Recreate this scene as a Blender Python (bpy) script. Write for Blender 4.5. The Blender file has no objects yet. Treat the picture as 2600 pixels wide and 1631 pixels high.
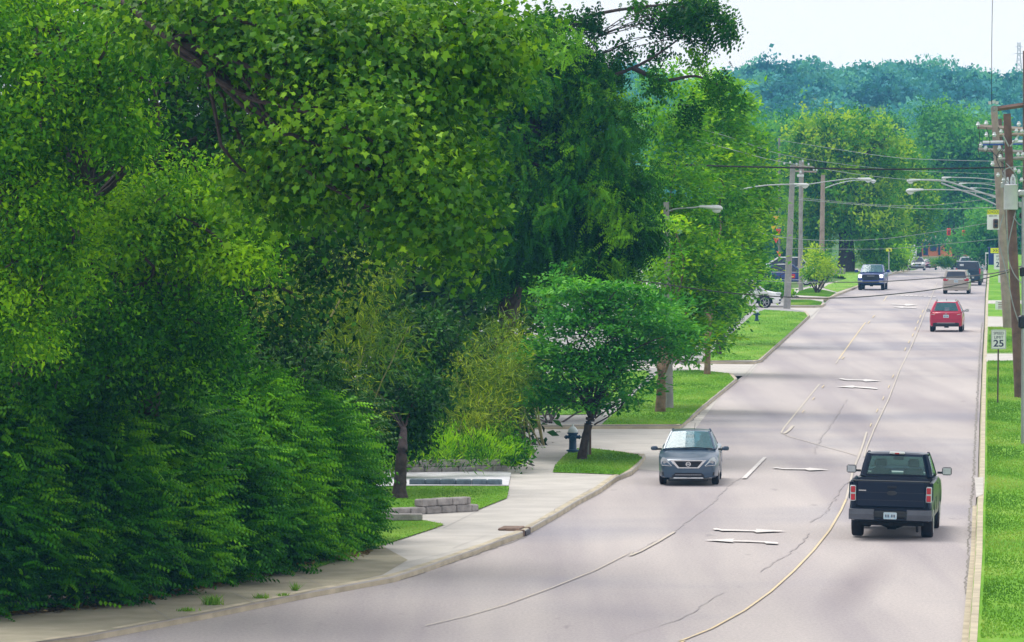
import bpy, math, random
import numpy as np
from mathutils import Vector, Matrix

# ------------------------------------------------------------ camera, world, sun, exposure
SC = bpy.context.scene
COL = SC.collection
F = 14700.0            # focal length in pixels of the 2600 px wide photograph
CAMZ = 8.4
K = 2600.0 / 2410.0    # my measuring grid is 2410 wide
PITCH = math.atan(360.0 / F)
cam = bpy.data.cameras.new('camera')
cam.sensor_width = 36.0
cam.lens = 36.0 * F / 2600.0
cam.clip_start = 1.0
cam.clip_end = 9000.0
camo = bpy.data.objects.new('camera', cam)
COL.objects.link(camo)
camo.location = (0, 0, CAMZ)
camo.rotation_euler = (math.pi / 2 - PITCH, 0, 0)
SC.camera = camo

SUN_EL, SUN_AZ = math.radians(58), math.radians(-32)   # azimuth measured from +Y towards +X
w = bpy.data.worlds.new('World')
SC.world = w
w.use_nodes = True
nt = w.node_tree
nt.nodes.clear()
out = nt.nodes.new('ShaderNodeOutputWorld')
bg = nt.nodes.new('ShaderNodeBackground')
sky = nt.nodes.new('ShaderNodeTexSky')
sky.sky_type = 'NISHITA'
sky.sun_disc = False
sky.sun_elevation = SUN_EL
sky.sun_rotation = SUN_AZ
sky.air_density = 1.0
sky.dust_density = 2.0
tc = nt.nodes.new('ShaderNodeTexCoord')
nz = nt.nodes.new('ShaderNodeTexNoise')
nz.inputs['Scale'].default_value = 3.0
nz.inputs['Detail'].default_value = 5
rp = nt.nodes.new('ShaderNodeValToRGB')      # the cloud layer, bright even overcast
rp.color_ramp.elements[0].position = 0.3
rp.color_ramp.elements[0].color = (12.0, 12.2, 12.6, 1)
rp.color_ramp.elements[1].position = 0.7
rp.color_ramp.elements[1].color = (14.2, 14.1, 14.0, 1)
mx = nt.nodes.new('ShaderNodeMixRGB')
mx.inputs[0].default_value = 0.9
bg.inputs['Strength'].default_value = 0.07
L = nt.links.new
L(tc.outputs['Generated'], nz.inputs['Vector'])
L(nz.outputs['Fac'], rp.inputs[0])
L(sky.outputs[0], mx.inputs[1])
L(rp.outputs[0], mx.inputs[2])
L(mx.outputs[0], bg.inputs['Color'])
L(bg.outputs[0], out.inputs[0])

sl = bpy.data.lights.new('sun', 'SUN')
sl.energy = 2.1
sl.angle = math.radians(32)
sl.color = (1.0, 0.96, 0.88)
so = bpy.data.objects.new('sun', sl)
COL.objects.link(so)
sd = Vector((math.sin(SUN_AZ) * math.cos(SUN_EL), math.cos(SUN_AZ) * math.cos(SUN_EL), math.sin(SUN_EL)))
so.rotation_euler = sd.to_track_quat('Z', 'Y').to_euler()
so.location = (0, 0, 60)

SC.view_settings.view_transform = 'Standard'
SC.view_settings.look = 'None'
SC.view_settings.gamma = 1.0
SC.view_settings.use_curve_mapping = False
SC.view_settings.exposure = 0.46
SC.render.engine = 'CYCLES'
SC.cycles.max_bounces = 6
SC.cycles.diffuse_bounces = 3
SC.cycles.glossy_bounces = 3
SC.cycles.transmission_bounces = 4
SC.cycles.transparent_max_bounces = 12
SC.cycles.volume_bounces = 0
SC.cycles.use_denoising = True

# ------------------------------------------------------------ measuring helpers
rng = np.random.default_rng(7)
random.seed(7)
CP, SP = math.cos(PITCH), math.sin(PITCH)

def ray(x, y):
    cx = (x * K - 1300.0) / F
    cy = -(y * K - 815.5) / F
    return Vector((cx, CP + SP * cy, -SP + CP * cy))

def gz(y):              # lie of the land: level, then falling gently away
    if y < 500: return 0.0
    return -3.7 * (1 - math.exp(-((y - 500) / 170.0) ** 2))

def G(x, y, z=0.0):     # the spot on the land seen at measured (x, y)
    d = ray(x, y)
    t = (z - CAMZ) / d.z
    for _ in range(12):
        zz = z + gz(t * d.y)
        t = (zz - CAMZ) / d.z
        if t < 0 or t * d.y > 1300:
            t = 1300 / d.y
            break
    return Vector((d.x * t, d.y * t, z + gz(d.y * t)))

def P(x, y, Y):         # point at distance Y seen at measured (x, y)
    d = ray(x, y)
    t = Y / d.y
    return Vector((d.x * t, Y, CAMZ + d.z * t))

def px(n, Y):           # n measured pixels in metres at distance Y
    return n * Y * K / F

def Z2(x, y): return ((1850 + .3439 * x) / K, (580 + .3439 * y) / K)
def Z3(x, y): return ((1600 + .4148 * x) / K, (1060 + .4148 * y) / K)
def Z4(x, y): return ((900 + .3638 * x) / K, (900 + .3638 * y) / K)

# ------------------------------------------------------------ objects
def tag(o, label=None, cat=None, group=None, kind=None):
    if label: o['label'] = label
    if cat: o['category'] = cat
    if group: o['group'] = group
    if kind: o['kind'] = kind
    return o

def empty(name, loc, rz=0, label=None, cat=None, group=None):
    o = bpy.data.objects.new(name, None)
    COL.objects.link(o)
    o.location = loc
    o.rotation_euler = (0, 0, rz)
    o.empty_display_size = 0.2
    return tag(o, label, cat, group)

def link(name, me, m, parent=None, off=None, label=None):
    if m is not None:
        for mm in (m if isinstance(m, (list, tuple)) else [m]):
            me.materials.append(mm)
    o = bpy.data.objects.new(name, me)
    COL.objects.link(o)
    if parent is not None:
        o.parent = parent
        if off is not None:
            o.location = -Vector(off)
    if label: o['label'] = label
    return o

class MB:
    def __init__(s):
        s.v = []; s.f = []; s.m = []
    def add(s, vs, fs, mi=0):
        b = len(s.v)
        s.v += [tuple(v) for v in vs]
        s.f += [tuple(b + i for i in f) for f in fs]
        s.m += [mi] * len(fs)
        return s
    def box(s, c, d, rz=0, mi=0, rx=0, ry=0):
        R = Matrix.Rotation(rz, 3, 'Z') @ Matrix.Rotation(ry, 3, 'Y') @ Matrix.Rotation(rx, 3, 'X')
        vs = []
        for k in range(8):
            p = Vector(((k & 1) - .5, ((k >> 1) & 1) - .5, ((k >> 2) & 1) - .5))
            vs.append(Vector(c) + R @ Vector((p.x * d[0], p.y * d[1], p.z * d[2])))
        return s.add(vs, [(0, 2, 3, 1), (4, 5, 7, 6), (0, 1, 5, 4), (2, 6, 7, 3), (0, 4, 6, 2), (1, 3, 7, 5)], mi)
    def bbox(s, c, d, b=.02, rz=0, mi=0):      # bevelled box: chamfered in plan and in height
        hx, hy, hz = d[0] / 2, d[1] / 2, d[2] / 2
        b = min(b, hx * .9, hy * .9, hz * .9)
        R = Matrix.Rotation(rz, 3, 'Z')
        rings = []
        for z, q in ((-hz, b), (-hz + b, 0), (hz - b, 0), (hz, b)):
            x, y = hx - q, hy - q
            rg = [(x, -y + b), (x, y - b), (x - b, y), (-x + b, y), (-x, y - b), (-x, -y + b), (-x + b, -y), (x - b, -y)]
            rings.append([Vector(c) + R @ Vector((p[0], p[1], z)) for p in rg])
        return s.loft(rings, mi=mi)
    def loft(s, rings, cap=True, mi=0, close=True):
        n = len(rings[0]); vs = [p for r in rings for p in r]; fs = []
        for i in range(len(rings) - 1):
            for j in range(n if close else n - 1):
                k = (j + 1) % n
                fs.append((i * n + j, i * n + k, (i + 1) * n + k, (i + 1) * n + j))
        if cap:
            fs.append(tuple(range(n - 1, -1, -1)))
            fs.append(tuple((len(rings) - 1) * n + j for j in range(n)))
        return s.add(vs, fs, mi)
    def tube(s, pts, r, n=8, mi=0, cap=True):
        pts = [Vector(p) for p in pts]
        rs = r if isinstance(r, (list, tuple)) else [r] * len(pts)
        rings = []
        up = Vector((0, 0, 1))
        for i, p in enumerate(pts):
            t = (pts[min(i + 1, len(pts) - 1)] - pts[max(i - 1, 0)]).normalized()
            ref = up if abs(t.z) < .95 else Vector((1, 0, 0))
            a = t.cross(ref).normalized(); b = t.cross(a).normalized()
            rings.append([p + (a * math.cos(q) + b * math.sin(q)) * rs[i] for q in [2 * math.pi * k / n for k in range(n)]])
        return s.loft(rings, cap, mi)
    def poly(s, pts, mi=0):
        return s.add(pts, [tuple(range(len(pts)))], mi)
    def prism(s, pts, dz, mi=0):               # closed outline pulled down by dz
        n = len(pts)
        vs = [tuple(p) for p in pts] + [(p[0], p[1], p[2] - dz) for p in pts]
        fs = [tuple(range(n)), tuple(range(2 * n - 1, n - 1, -1))] + [(i, i + n, (i + 1) % n + n, (i + 1) % n) for i in range(n)]
        return s.add(vs, fs, mi)
    def extrude_xz(s, pts, y0, y1, mi=0):      # outline in x,z pulled along y
        n = len(pts)
        return s.loft([[(p[0], y0, p[1]) for p in pts], [(p[0], y1, p[1]) for p in pts]], mi=mi)
    def build(s, name, m, parent=None, off=None, label=None, smooth=False, angle=35):
        me = bpy.data.meshes.new(name)
        me.from_pydata(s.v, [], s.f)
        me.polygons.foreach_set('material_index', s.m)
        import bmesh
        bm = bmesh.new(); bm.from_mesh(me)
        bmesh.ops.recalc_face_normals(bm, faces=bm.faces)
        bm.to_mesh(me); bm.free()
        if smooth:
            me.polygons.foreach_set('use_smooth', [True] * len(me.polygons))
            try: me.set_sharp_from_angle(angle=math.radians(angle))
            except Exception: pass
        me.update()
        return link(name, me, m, parent, off, label)

def wob(pts, n=8, amp=.0):
    """smooth polyline through pts with a little sideways wobble"""
    pts = [Vector(p) for p in pts]
    o = []
    for i in range(len(pts) - 1):
        p0 = pts[max(i - 1, 0)]; p1 = pts[i]; p2 = pts[i + 1]; p3 = pts[min(i + 2, len(pts) - 1)]
        for k in range(n):
            t = k / n
            q = .5 * ((2 * p1) + (p2 - p0) * t + (2 * p0 - 5 * p1 + 4 * p2 - p3) * t * t + (3 * p1 - p0 - 3 * p2 + p3) * t ** 3)
            o.append(q + Vector((random.uniform(-amp, amp), random.uniform(-amp, amp), random.uniform(-amp, amp) * .5)))
    o.append(pts[-1])
    return o

# ------------------------------------------------------------ materials
def newmat(name):
    m = bpy.data.materials.new(name); m.use_nodes = True
    n = m.node_tree; n.nodes.clear()
    o = n.nodes.new('ShaderNodeOutputMaterial')
    return m, n, o

def mat(name, c, rough=.6, metal=0, var=.12, scale=4, spec=.4, coat=0, emit=0, bump=0, c2=None, bscale=None):
    m, n, o = newmat(name)
    b = n.nodes.new('ShaderNodeBsdfPrincipled')
    b.inputs['Roughness'].default_value = rough
    b.inputs['Metallic'].default_value = metal
    b.inputs['Specular IOR Level'].default_value = spec
    b.inputs['Coat Weight'].default_value = coat
    b.inputs['Coat Roughness'].default_value = .08
    t = n.nodes.new('ShaderNodeTexCoord')
    z = n.nodes.new('ShaderNodeTexNoise')
    z.inputs['Scale'].default_value = scale; z.inputs['Detail'].default_value = 6
    r = n.nodes.new('ShaderNodeValToRGB')
    c2 = c2 or tuple(v * (1 - 2 * var) for v in c)
    r.color_ramp.elements[0].position = .33; r.color_ramp.elements[0].color = (*c2, 1)
    r.color_ramp.elements[1].position = .66; r.color_ramp.elements[1].color = (*c, 1)
    n.links.new(t.outputs['Object'], z.inputs['Vector'])
    n.links.new(z.outputs['Fac'], r.inputs[0])
    n.links.new(r.outputs[0], b.inputs['Base Color'])
    if emit:
        b.inputs['Emission Color'].default_value = (*c, 1)
        b.inputs['Emission Strength'].default_value = emit
    if bump:
        z2 = n.nodes.new('ShaderNodeTexNoise'); z2.inputs['Scale'].default_value = bscale or scale * 4; z2.inputs['Detail'].default_value = 8
        bp = n.nodes.new('ShaderNodeBump'); bp.inputs['Strength'].default_value = bump; bp.inputs['Distance'].default_value = .02
        n.links.new(t.outputs['Object'], z2.inputs['Vector'])
        n.links.new(z2.outputs['Fac'], bp.inputs['Height']); n.links.new(bp.outputs[0], b.inputs['Normal'])
    n.links.new(b.outputs[0], o.inputs[0])
    return m

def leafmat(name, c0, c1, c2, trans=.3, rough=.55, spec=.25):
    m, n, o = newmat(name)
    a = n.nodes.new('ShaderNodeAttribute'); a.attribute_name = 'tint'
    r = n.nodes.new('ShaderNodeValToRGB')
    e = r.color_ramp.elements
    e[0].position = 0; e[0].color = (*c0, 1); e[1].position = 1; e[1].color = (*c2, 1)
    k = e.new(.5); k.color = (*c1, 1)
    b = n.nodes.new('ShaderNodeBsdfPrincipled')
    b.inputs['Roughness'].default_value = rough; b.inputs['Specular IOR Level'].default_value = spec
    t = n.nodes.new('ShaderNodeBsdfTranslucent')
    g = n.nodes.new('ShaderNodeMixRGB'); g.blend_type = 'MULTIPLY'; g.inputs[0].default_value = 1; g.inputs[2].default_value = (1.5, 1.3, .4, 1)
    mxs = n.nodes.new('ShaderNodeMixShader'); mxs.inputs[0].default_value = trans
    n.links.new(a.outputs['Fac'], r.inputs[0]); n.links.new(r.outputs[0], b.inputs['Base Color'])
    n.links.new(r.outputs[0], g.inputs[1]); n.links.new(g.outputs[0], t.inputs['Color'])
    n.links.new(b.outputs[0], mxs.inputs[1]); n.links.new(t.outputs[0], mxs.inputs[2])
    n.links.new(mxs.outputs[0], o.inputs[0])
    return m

def glassmat(name, tint, clear=.6, rough=.14, dark=(.01, .015, .02)):
    """pane: part see-through, part tinted, with a sharp sky reflection"""
    m, n, o = newmat(name)
    tr = n.nodes.new('ShaderNodeBsdfTransparent'); tr.inputs[0].default_value = (*tint, 1)
    df = n.nodes.new('ShaderNodeBsdfDiffuse'); df.inputs[0].default_value = (*dark, 1)
    gl = n.nodes.new('ShaderNodeBsdfGlossy'); gl.inputs['Roughness'].default_value = rough
    gl.inputs[0].default_value = (.9, .95, 1, 1)
    fr = n.nodes.new('ShaderNodeFresnel'); fr.inputs[0].default_value = 1.5
    m1 = n.nodes.new('ShaderNodeMixShader'); m1.inputs[0].default_value = 1 - clear
    m2 = n.nodes.new('ShaderNodeMixShader')
    n.links.new(tr.outputs[0], m1.inputs[1]); n.links.new(df.outputs[0], m1.inputs[2])
    n.links.new(fr.outputs[0], m2.inputs[0]); n.links.new(m1.outputs[0], m2.inputs[1]); n.links.new(gl.outputs[0], m2.inputs[2])
    n.links.new(m2.outputs[0], o.inputs[0])
    return m

M = {}
M['concrete'] = mat('concrete', (.50, .47, .44), .85, var=.09, scale=.9, bump=.25, bscale=30)
M['walk_dark'] = mat('old_concrete', (.34, .33, .33), .9, var=.15, scale=.7, bump=.3, bscale=25)
M['kerb'] = mat('kerb_concrete', (.52, .45, .33), .9, var=.16, scale=1.6, bump=.3)
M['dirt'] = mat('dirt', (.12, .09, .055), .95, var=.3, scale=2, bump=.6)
M['yellow'] = mat('yellow_paint', (.66, .52, .28), .8, scale=5, c2=(.50, .43, .34))
M['yellow_old'] = mat('worn_yellow_paint', (.52, .455, .36), .8, scale=5, c2=(.43, .395, .385))
M['white_paint'] = mat('white_paint', (.70, .66, .64), .75, scale=5, c2=(.52, .49, .48))
M['crack'] = mat('crack_tar', (.25, .225, .235), .9, c2=(.36, .33, .33), scale=3)
M['block'] = mat('wall_block', (.40, .37, .36), .95, var=.2, scale=5, bump=.8)
M['block_blue'] = mat('slate_block', (.16, .22, .26), .95, var=.2, scale=5, bump=.8)
M['inlet'] = mat('rusty_cast', (.25, .16, .12), .8, var=.3, scale=8)
M['bark'] = mat('bark', (.075, .055, .055), .95, var=.25, scale=9, bump=.9)
M['bark_tan'] = mat('tan_bark', (.22, .15, .09), .95, var=.25, scale=6, bump=.9)
M['bark_grey'] = mat('grey_bark', (.13, .12, .12), .95, var=.3, scale=6, bump=.9)
M['pole_tan'] = mat('weathered_wood', (.36, .29, .24), .9, var=.14, scale=3, bump=.3)
M['pole_brown'] = mat('brown_wood', (.19, .115, .095), .9, var=.2, scale=3, bump=.4)
M['pole_grey'] = mat('grey_wood', (.33, .32, .31), .9, var=.14, scale=3, bump=.3)
M['galv'] = mat('galvanised_steel', (.42, .45, .46), .45, metal=.6, var=.08)
M['lamp_grey'] = mat('lamp_housing', (.62, .64, .66), .4, var=.05)
M['lens'] = mat('lamp_lens', (.65, .68, .72), .15, var=.03)
M['transformer'] = mat('transformer_paint', (.55, .57, .60), .45, var=.06)
M['porcelain'] = mat('porcelain', (.62, .66, .70), .2, var=.05)
M['pale_blue'] = mat('blue_beam', (.05, .12, .50), .5)
M['cable'] = mat('cable_black', (.02, .02, .022), .6)
M['cable_grey'] = mat('cable_grey', (.30, .33, .34), .5)
M['sign_white'] = mat('sign_white', (.78, .80, .80), .45, var=.02)
M['sign_yellow'] = mat('sign_yellow', (.75, .80, .01), .5, var=.03)
M['black'] = mat('black_paint', (.012, .014, .025), .5)
M['navy_text'] = mat('sign_legend', (.02, .03, .10), .6)
M['post'] = mat('rusty_post', (.13, .09, .07), .8, var=.2)
M['hyd_blue'] = mat('hydrant_blue', (.008, .06, .14), .45, var=.1)
M['hyd_cap'] = mat('hydrant_cap', (.60, .66, .70), .45, var=.08)
M['tyre'] = mat('tyre', (.014, .012, .02), .85)
M['under'] = mat('underbody', (.010, .010, .014), .9)
M['rim'] = mat('rim', (.45, .46, .5), .3, metal=.8)
M['rim_dark'] = mat('dark_rim', (.05, .055, .065), .35, metal=.5)
M['chrome'] = mat('chrome', (.75, .78, .82), .15, metal=.9, var=.03)
M['trim'] = mat('black_trim', (.02, .024, .03), .5)
M['red_lens'] = mat('red_lens', (.55, .015, .03), .2, coat=.6)
M['red_lit'] = mat('lit_red_lens', (.9, .03, .03), .2, emit=.5)
M['clear_lens'] = mat('clear_lens', (.62, .66, .72), .12, coat=.8)
M['headlit'] = mat('lit_headlamp', (.9, .95, 1), .1, emit=2.2)
M['plate'] = mat('number_plate', (.62, .68, .72), .4, c2=(.35, .55, .70), scale=14)
M['seat'] = mat('seat_cloth', (.05, .07, .075), .9)
M['glass_clear'] = glassmat('clear_glass', (.62, .93, .85), .85, dark=(.1, .3, .3))
M['glass_teal'] = glassmat('teal_glass', (.45, .8, .85), .6, dark=(.06, .22, .26))
M['glass_dark'] = glassmat('tinted_glass', (.35, .4, .5), .35, dark=(.03, .035, .06))
M['skin'] = mat('skin', (.35, .2, .14), .6)
M['shirt'] = mat('shirt', (.06, .08, .10), .9)
M['hair'] = mat('hair', (.02, .015, .012), .8)

def carpaint(name, c, metal=.25, rough=.28, coat=.8, spec=.4):
    return mat(name, c, rough, metal=metal, var=.03, scale=1.5, coat=coat, spec=spec)
M['p_slate'] = carpaint('slate_blue_paint', (.032, .068, .125), .15, .28, .5)
M['p_black'] = carpaint('black_blue_paint', (.005, .014, .040), .0, .3, .12, .2)
M['p_red'] = carpaint('red_paint', (.46, .008, .055), .2)
M['p_gold'] = carpaint('gold_paint', (.42, .37, .33), .4)
M['p_teal'] = carpaint('dark_teal_paint', (.006, .030, .06), .1, .3, .4)
M['p_white'] = carpaint('white_paint_car', (.75, .76, .78), 0)
M['p_navy'] = carpaint('navy_paint', (.008, .030, .22), .1, .3, .4)
M['p_silver'] = carpaint('silver_paint', (.45, .47, .46), .5)
M['p_maroon'] = carpaint('maroon_paint', (.20, .01, .06), .2)
M['silver_roof'] = mat('silver_roof', (.60, .61, .64), .35, metal=.3, coat=.5)

# road surface: pale worn asphalt, wheel polish along the lanes, oil streaks, aggregate
def roadmat():
    m, n, o = newmat('worn_asphalt')
    N = n.nodes.new; LK = n.links.new
    b = N('ShaderNodeBsdfPrincipled'); b.inputs['Roughness'].default_value = .88
    t = N('ShaderNodeTexCoord')
    def noise(sc, vec, det=6, dist=0):
        mp = N('ShaderNodeMapping'); mp.inputs['Scale'].default_value = vec
        z = N('ShaderNodeTexNoise'); z.inputs['Scale'].default_value = sc; z.inputs['Detail'].default_value = det
        z.inputs['Distortion'].default_value = dist
        LK(t.outputs['Object'], mp.inputs[0]); LK(mp.outputs[0], z.inputs['Vector'])
        return z
    def ramp(z, p0, c0, p1, c1):
        r = N('ShaderNodeValToRGB'); e = r.color_ramp.elements
        e[0].position = p0; e[0].color = (*c0, 1); e[1].position = p1; e[1].color = (*c1, 1)
        LK(z.outputs['Fac'], r.inputs[0]); return r
    def mul(a, bb, f=1):
        x = N('ShaderNodeMixRGB'); x.blend_type = 'MULTIPLY'; x.inputs[0].default_value = f
        LK(a.outputs[0], x.inputs[1]); LK(bb.outputs[0], x.inputs[2]); return x
    base = ramp(noise(.35, (1, .12, 1), 5), .32, (.36, .320, .322), .68, (.46, .412, .400))
    lanes = ramp(noise(.45, (1, .035, 1), 3, .3), .36, (.74, .73, .79), .56, (1, 1, 1))
    patch = ramp(noise(.10, (.5, .6, 1), 4), .36, (.70, .74, .84), .52, (1, 1, 1))
    grit = ramp(noise(17, (1, .3, 1), 8), .33, (.86, .86, .87), .62, (1.03, 1.03, 1.02))
    spots = ramp(noise(1.6, (1, .25, 1), 9), .24, (.6, .6, .62), .33, (1, 1, 1))
    # long oil stain down the middle of the right lane
    mp = N('ShaderNodeMapping'); mp.vector_type = 'TEXTURE'
    c_ = G(*Z3(1400, 1010)); mp.inputs['Location'].default_value = (c_.x, c_.y, 0); mp.inputs['Rotation'].default_value = (0, 0, -.11); mp.inputs['Scale'].default_value = (.75, 11, 1)
    gs = N('ShaderNodeTexGradient'); gs.gradient_type = 'SPHERICAL'
    LK(t.outputs['Object'], mp.inputs[0]); LK(mp.outputs[0], gs.inputs[0])
    r5 = N('ShaderNodeValToRGB'); e5 = r5.color_ramp.elements; e5[0].color = (1, 1, 1, 1); e5[1].position = .8; e5[1].color = (.66, .64, .68, 1); LK(gs.outputs['Fac'], r5.inputs[0])
    x = mul(mul(mul(mul(mul(base, r5, .9), lanes, .8), patch, .85), grit, .9), spots, .7)
    LK(x.outputs[0], b.inputs['Base Color'])
    bp = N('ShaderNodeBump'); bp.inputs['Strength'].default_value = .3; bp.inputs['Distance'].default_value = .01
    z = noise(25, (1, 1, 1), 4); LK(z.outputs['Fac'], bp.inputs['Height']); LK(bp.outputs[0], b.inputs['Normal'])
    LK(b.outputs[0], o.inputs[0])
    return m
M['road'] = roadmat()

def grassmat(name, ca, cb, cc, sc=.5):
    m, n, o = newmat(name)
    N = n.nodes.new; LK = n.links.new
    b = N('ShaderNodeBsdfPrincipled'); b.inputs['Roughness'].default_value = .9; b.inputs['Specular IOR Level'].default_value = .1
    t = N('ShaderNodeTexCoord')
    z = N('ShaderNodeTexNoise'); z.inputs['Scale'].default_value = sc; z.inputs['Detail'].default_value = 8; z.inputs['Roughness'].default_value = .65
    mp = N('ShaderNodeMapping'); mp.inputs['Scale'].default_value = (1, .3, 1)
    LK(t.outputs['Object'], mp.inputs[0]); LK(mp.outputs[0], z.inputs['Vector'])
    r = N('ShaderNodeValToRGB'); e = r.color_ramp.elements
    e[0].position = .3; e[0].color = (*ca, 1); e[1].position = .72; e[1].color = (*cc, 1); k = e.new(.5); k.color = (*cb, 1)
    LK(z.outputs['Fac'], r.inputs[0]); LK(r.outputs[0], b.inputs['Base Color'])
    z2 = N('ShaderNodeTexNoise'); z2.inputs['Scale'].default_value = 30; z2.inputs['Detail'].default_value = 4
    bp = N('ShaderNodeBump'); bp.inputs['Strength'].default_value = .8; bp.inputs['Distance'].default_value = .04
    LK(t.outputs['Object'], z2.inputs['Vector']); LK(z2.outputs['Fac'], bp.inputs['Height']); LK(bp.outputs[0], b.inputs['Normal'])
    LK(b.outputs[0], o.inputs[0]); return m
M['grass'] = grassmat('lawn', (.08, .22, .012), (.14, .33, .022), (.26, .40, .07))
M['grass_dry'] = grassmat('far_lawn', (.13, .30, .03), (.20, .38, .05), (.33, .42, .11))
M['grass_blade'] = leafmat('grass_blade', (.08, .22, .015), (.16, .36, .03), (.38, .50, .13), trans=.22)
M['land'] = grassmat('rough_land', (.05, .11, .02), (.08, .17, .03), (.14, .2, .06), .1)

M['l_syc'] = leafmat('sycamore_leaf', (.014, .090, .002), (.065, .220, .003), (.270, .530, .020), spec=.2)
M['l_maple'] = leafmat('maple_leaf', (.016, .110, .001), (.085, .300, .002), (.320, .620, .004), spec=.15)
M['l_hedge'] = leafmat('honeysuckle_leaf', (.005, .060, .001), (.042, .215, .002), (.210, .540, .006), spec=.12)
M['l_bamboo'] = leafmat('bamboo_leaf', (.030, .105, .001), (.115, .245, .003), (.360, .480, .012))
M['l_walnut'] = leafmat('drooping_leaf', (.004, .055, .003), (.030, .175, .004), (.200, .480, .006), trans=.18, spec=.12)
M['l_dog'] = leafmat('layered_leaf', (.012, .130, .010), (.060, .310, .030), (.180, .540, .060), spec=.15)
M['l_ginkgo'] = leafmat('bright_leaf', (.035, .190, .001), (.140, .430, .003), (.380, .660, .008), trans=.35, spec=.15)
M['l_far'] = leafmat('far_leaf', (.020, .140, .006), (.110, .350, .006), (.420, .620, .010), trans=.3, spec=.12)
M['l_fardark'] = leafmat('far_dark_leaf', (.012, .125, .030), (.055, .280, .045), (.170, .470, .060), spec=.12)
M['l_hill_hazed'] = leafmat('hazed_hill_leaf', (.016, .135, .170), (.055, .280, .290), (.190, .540, .400), trans=.2, spec=.1)  # blue of the distant haze is partly put into these leaf colours
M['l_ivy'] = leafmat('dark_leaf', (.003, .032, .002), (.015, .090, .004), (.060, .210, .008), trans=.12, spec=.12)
M['culm'] = mat('bamboo_culm', (.30, .28, .09), .5)
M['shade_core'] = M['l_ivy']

# ------------------------------------------------------------ ground, road, blocks
ZN = [0]
def zstep():
    ZN[0] += 1; return (ZN[0] % 9) * .0022
def struct(mb, name, m, kind='structure', **k):
    o = mb.build(name, m, **k); o['kind'] = kind; return o

# land: one sheet to the horizon
mb = MB()
ys = [-40, 20, 60, 100, 200, 300, 400, 500, 540, 580, 620, 680, 740, 800, 860, 920, 1000, 1200, 1600, 2400, 4000]
xs = [-1500, -400, -100, -30, 0, 40, 80, 160, 400, 1500]
vs = [(x, y, gz(y) - .12) for y in ys for x in xs]
fs = [(j * len(xs) + i, j * len(xs) + i + 1, (j + 1) * len(xs) + i + 1, (j + 1) * len(xs) + i) for j in range(len(ys) - 1) for i in range(len(xs) - 1)]
mb.add(vs, fs); struct(mb, 'ground', M['land'])

S = lambda x, y: (x / K, y / K)
LK_ = [S(220, 1619), S(550, 1559), S(770, 1515), S(1000, 1474), S(1082, 1447), S(1220, 1400), S(1322, 1364), S(1351, 1351),
       S(1420, 1311), S(1467, 1282), S(1524, 1251), S(1566, 1220), S(1602, 1209), S(1638, 1178), (1610, 1002), (1650, 964), (1737, 894),
       (1790, 852), (1850, 797), (1908, 744), Z2(685, 575), Z2(735, 530), Z2(800, 492), Z2(965, 425), Z2(1190, 340), Z2(1330, 311)]
lk = [G(*p) for p in LK_]
RK_ = [(2275, 1512), (2284, 1400), (2292, 1300), (2296, 1190), (2301, 1130), (2305, 1000), (2308, 920), (2311, 850), (2316, 760), (2318, 700), (2322, 650), (2325, 622)]
rk = [G(*p) for p in RK_]
lkx = [(60, -36.0), (85, -21.5), (95, -15.0)] + [(p.y, p.x) for p in lk] + [(560, lk[-1].x - 4), (600, 38), (735, 51), (1100, 86)]
rkx = [(60, 3.0), (85, 6.2)] + [(p.y, p.x) for p in rk] + [(560, 47.5), (735, 62), (1100, 96)]
lkx = sorted(lkx)
def lx(y): return float(np.interp(y, [a for a, b in lkx], [b for a, b in lkx]))
def rx_(y): return float(np.interp(y, [a for a, b in rkx], [b for a, b in rkx]))
yy = sorted(set([60, 70, 78] + [round(a, 2) for a, b in lkx] + [round(a, 2) for a, b in rkx] + list(np.arange(90, 1000, 7.0))))
mb = MB(); vs = []
for y in yy:
    a, b = lx(y), rx_(y)
    for k in range(5):
        vs.append((a + (b - a) * k / 4, y, gz(y)))
mb.add(vs, [(j * 5 + i, j * 5 + i + 1, (j + 1) * 5 + i + 1, (j + 1) * 5 + i) for j in range(len(yy) - 1) for i in range(4)])
struct(mb, 'road', M['road'])

def sheet(pts, name, m, z, kind='structure', conv=True):
    w3 = [G(p[0], p[1], z) for p in pts] if conv else pts
    return struct(MB().poly(w3), name, m, kind)

def block(pts, name, m, top=.13):
    w3 = [G(p[0], p[1], top) for p in pts]
    return struct(MB().prism(w3, .35), name, m)

# side streets and driveways at road level (4 mm proud)
sheet([(-500, 1085), (1300, 1085), (1560, 1110), (1720, 900), (1600, 985), (-500, 985)], 'side_street', M['concrete'], .004)
sheet([(500, 872), (1700, 885), (1765, 885), (1800, 838), (1700, 845), (500, 845)], 'driveway', M['concrete'], .004)
sheet([(500, 733), (1870, 738), (1912, 752), Z2(700, 570), Z2(700, 520), Z2(560, 440), (500, 690)], 'driveway', M['concrete'], .004)

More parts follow.
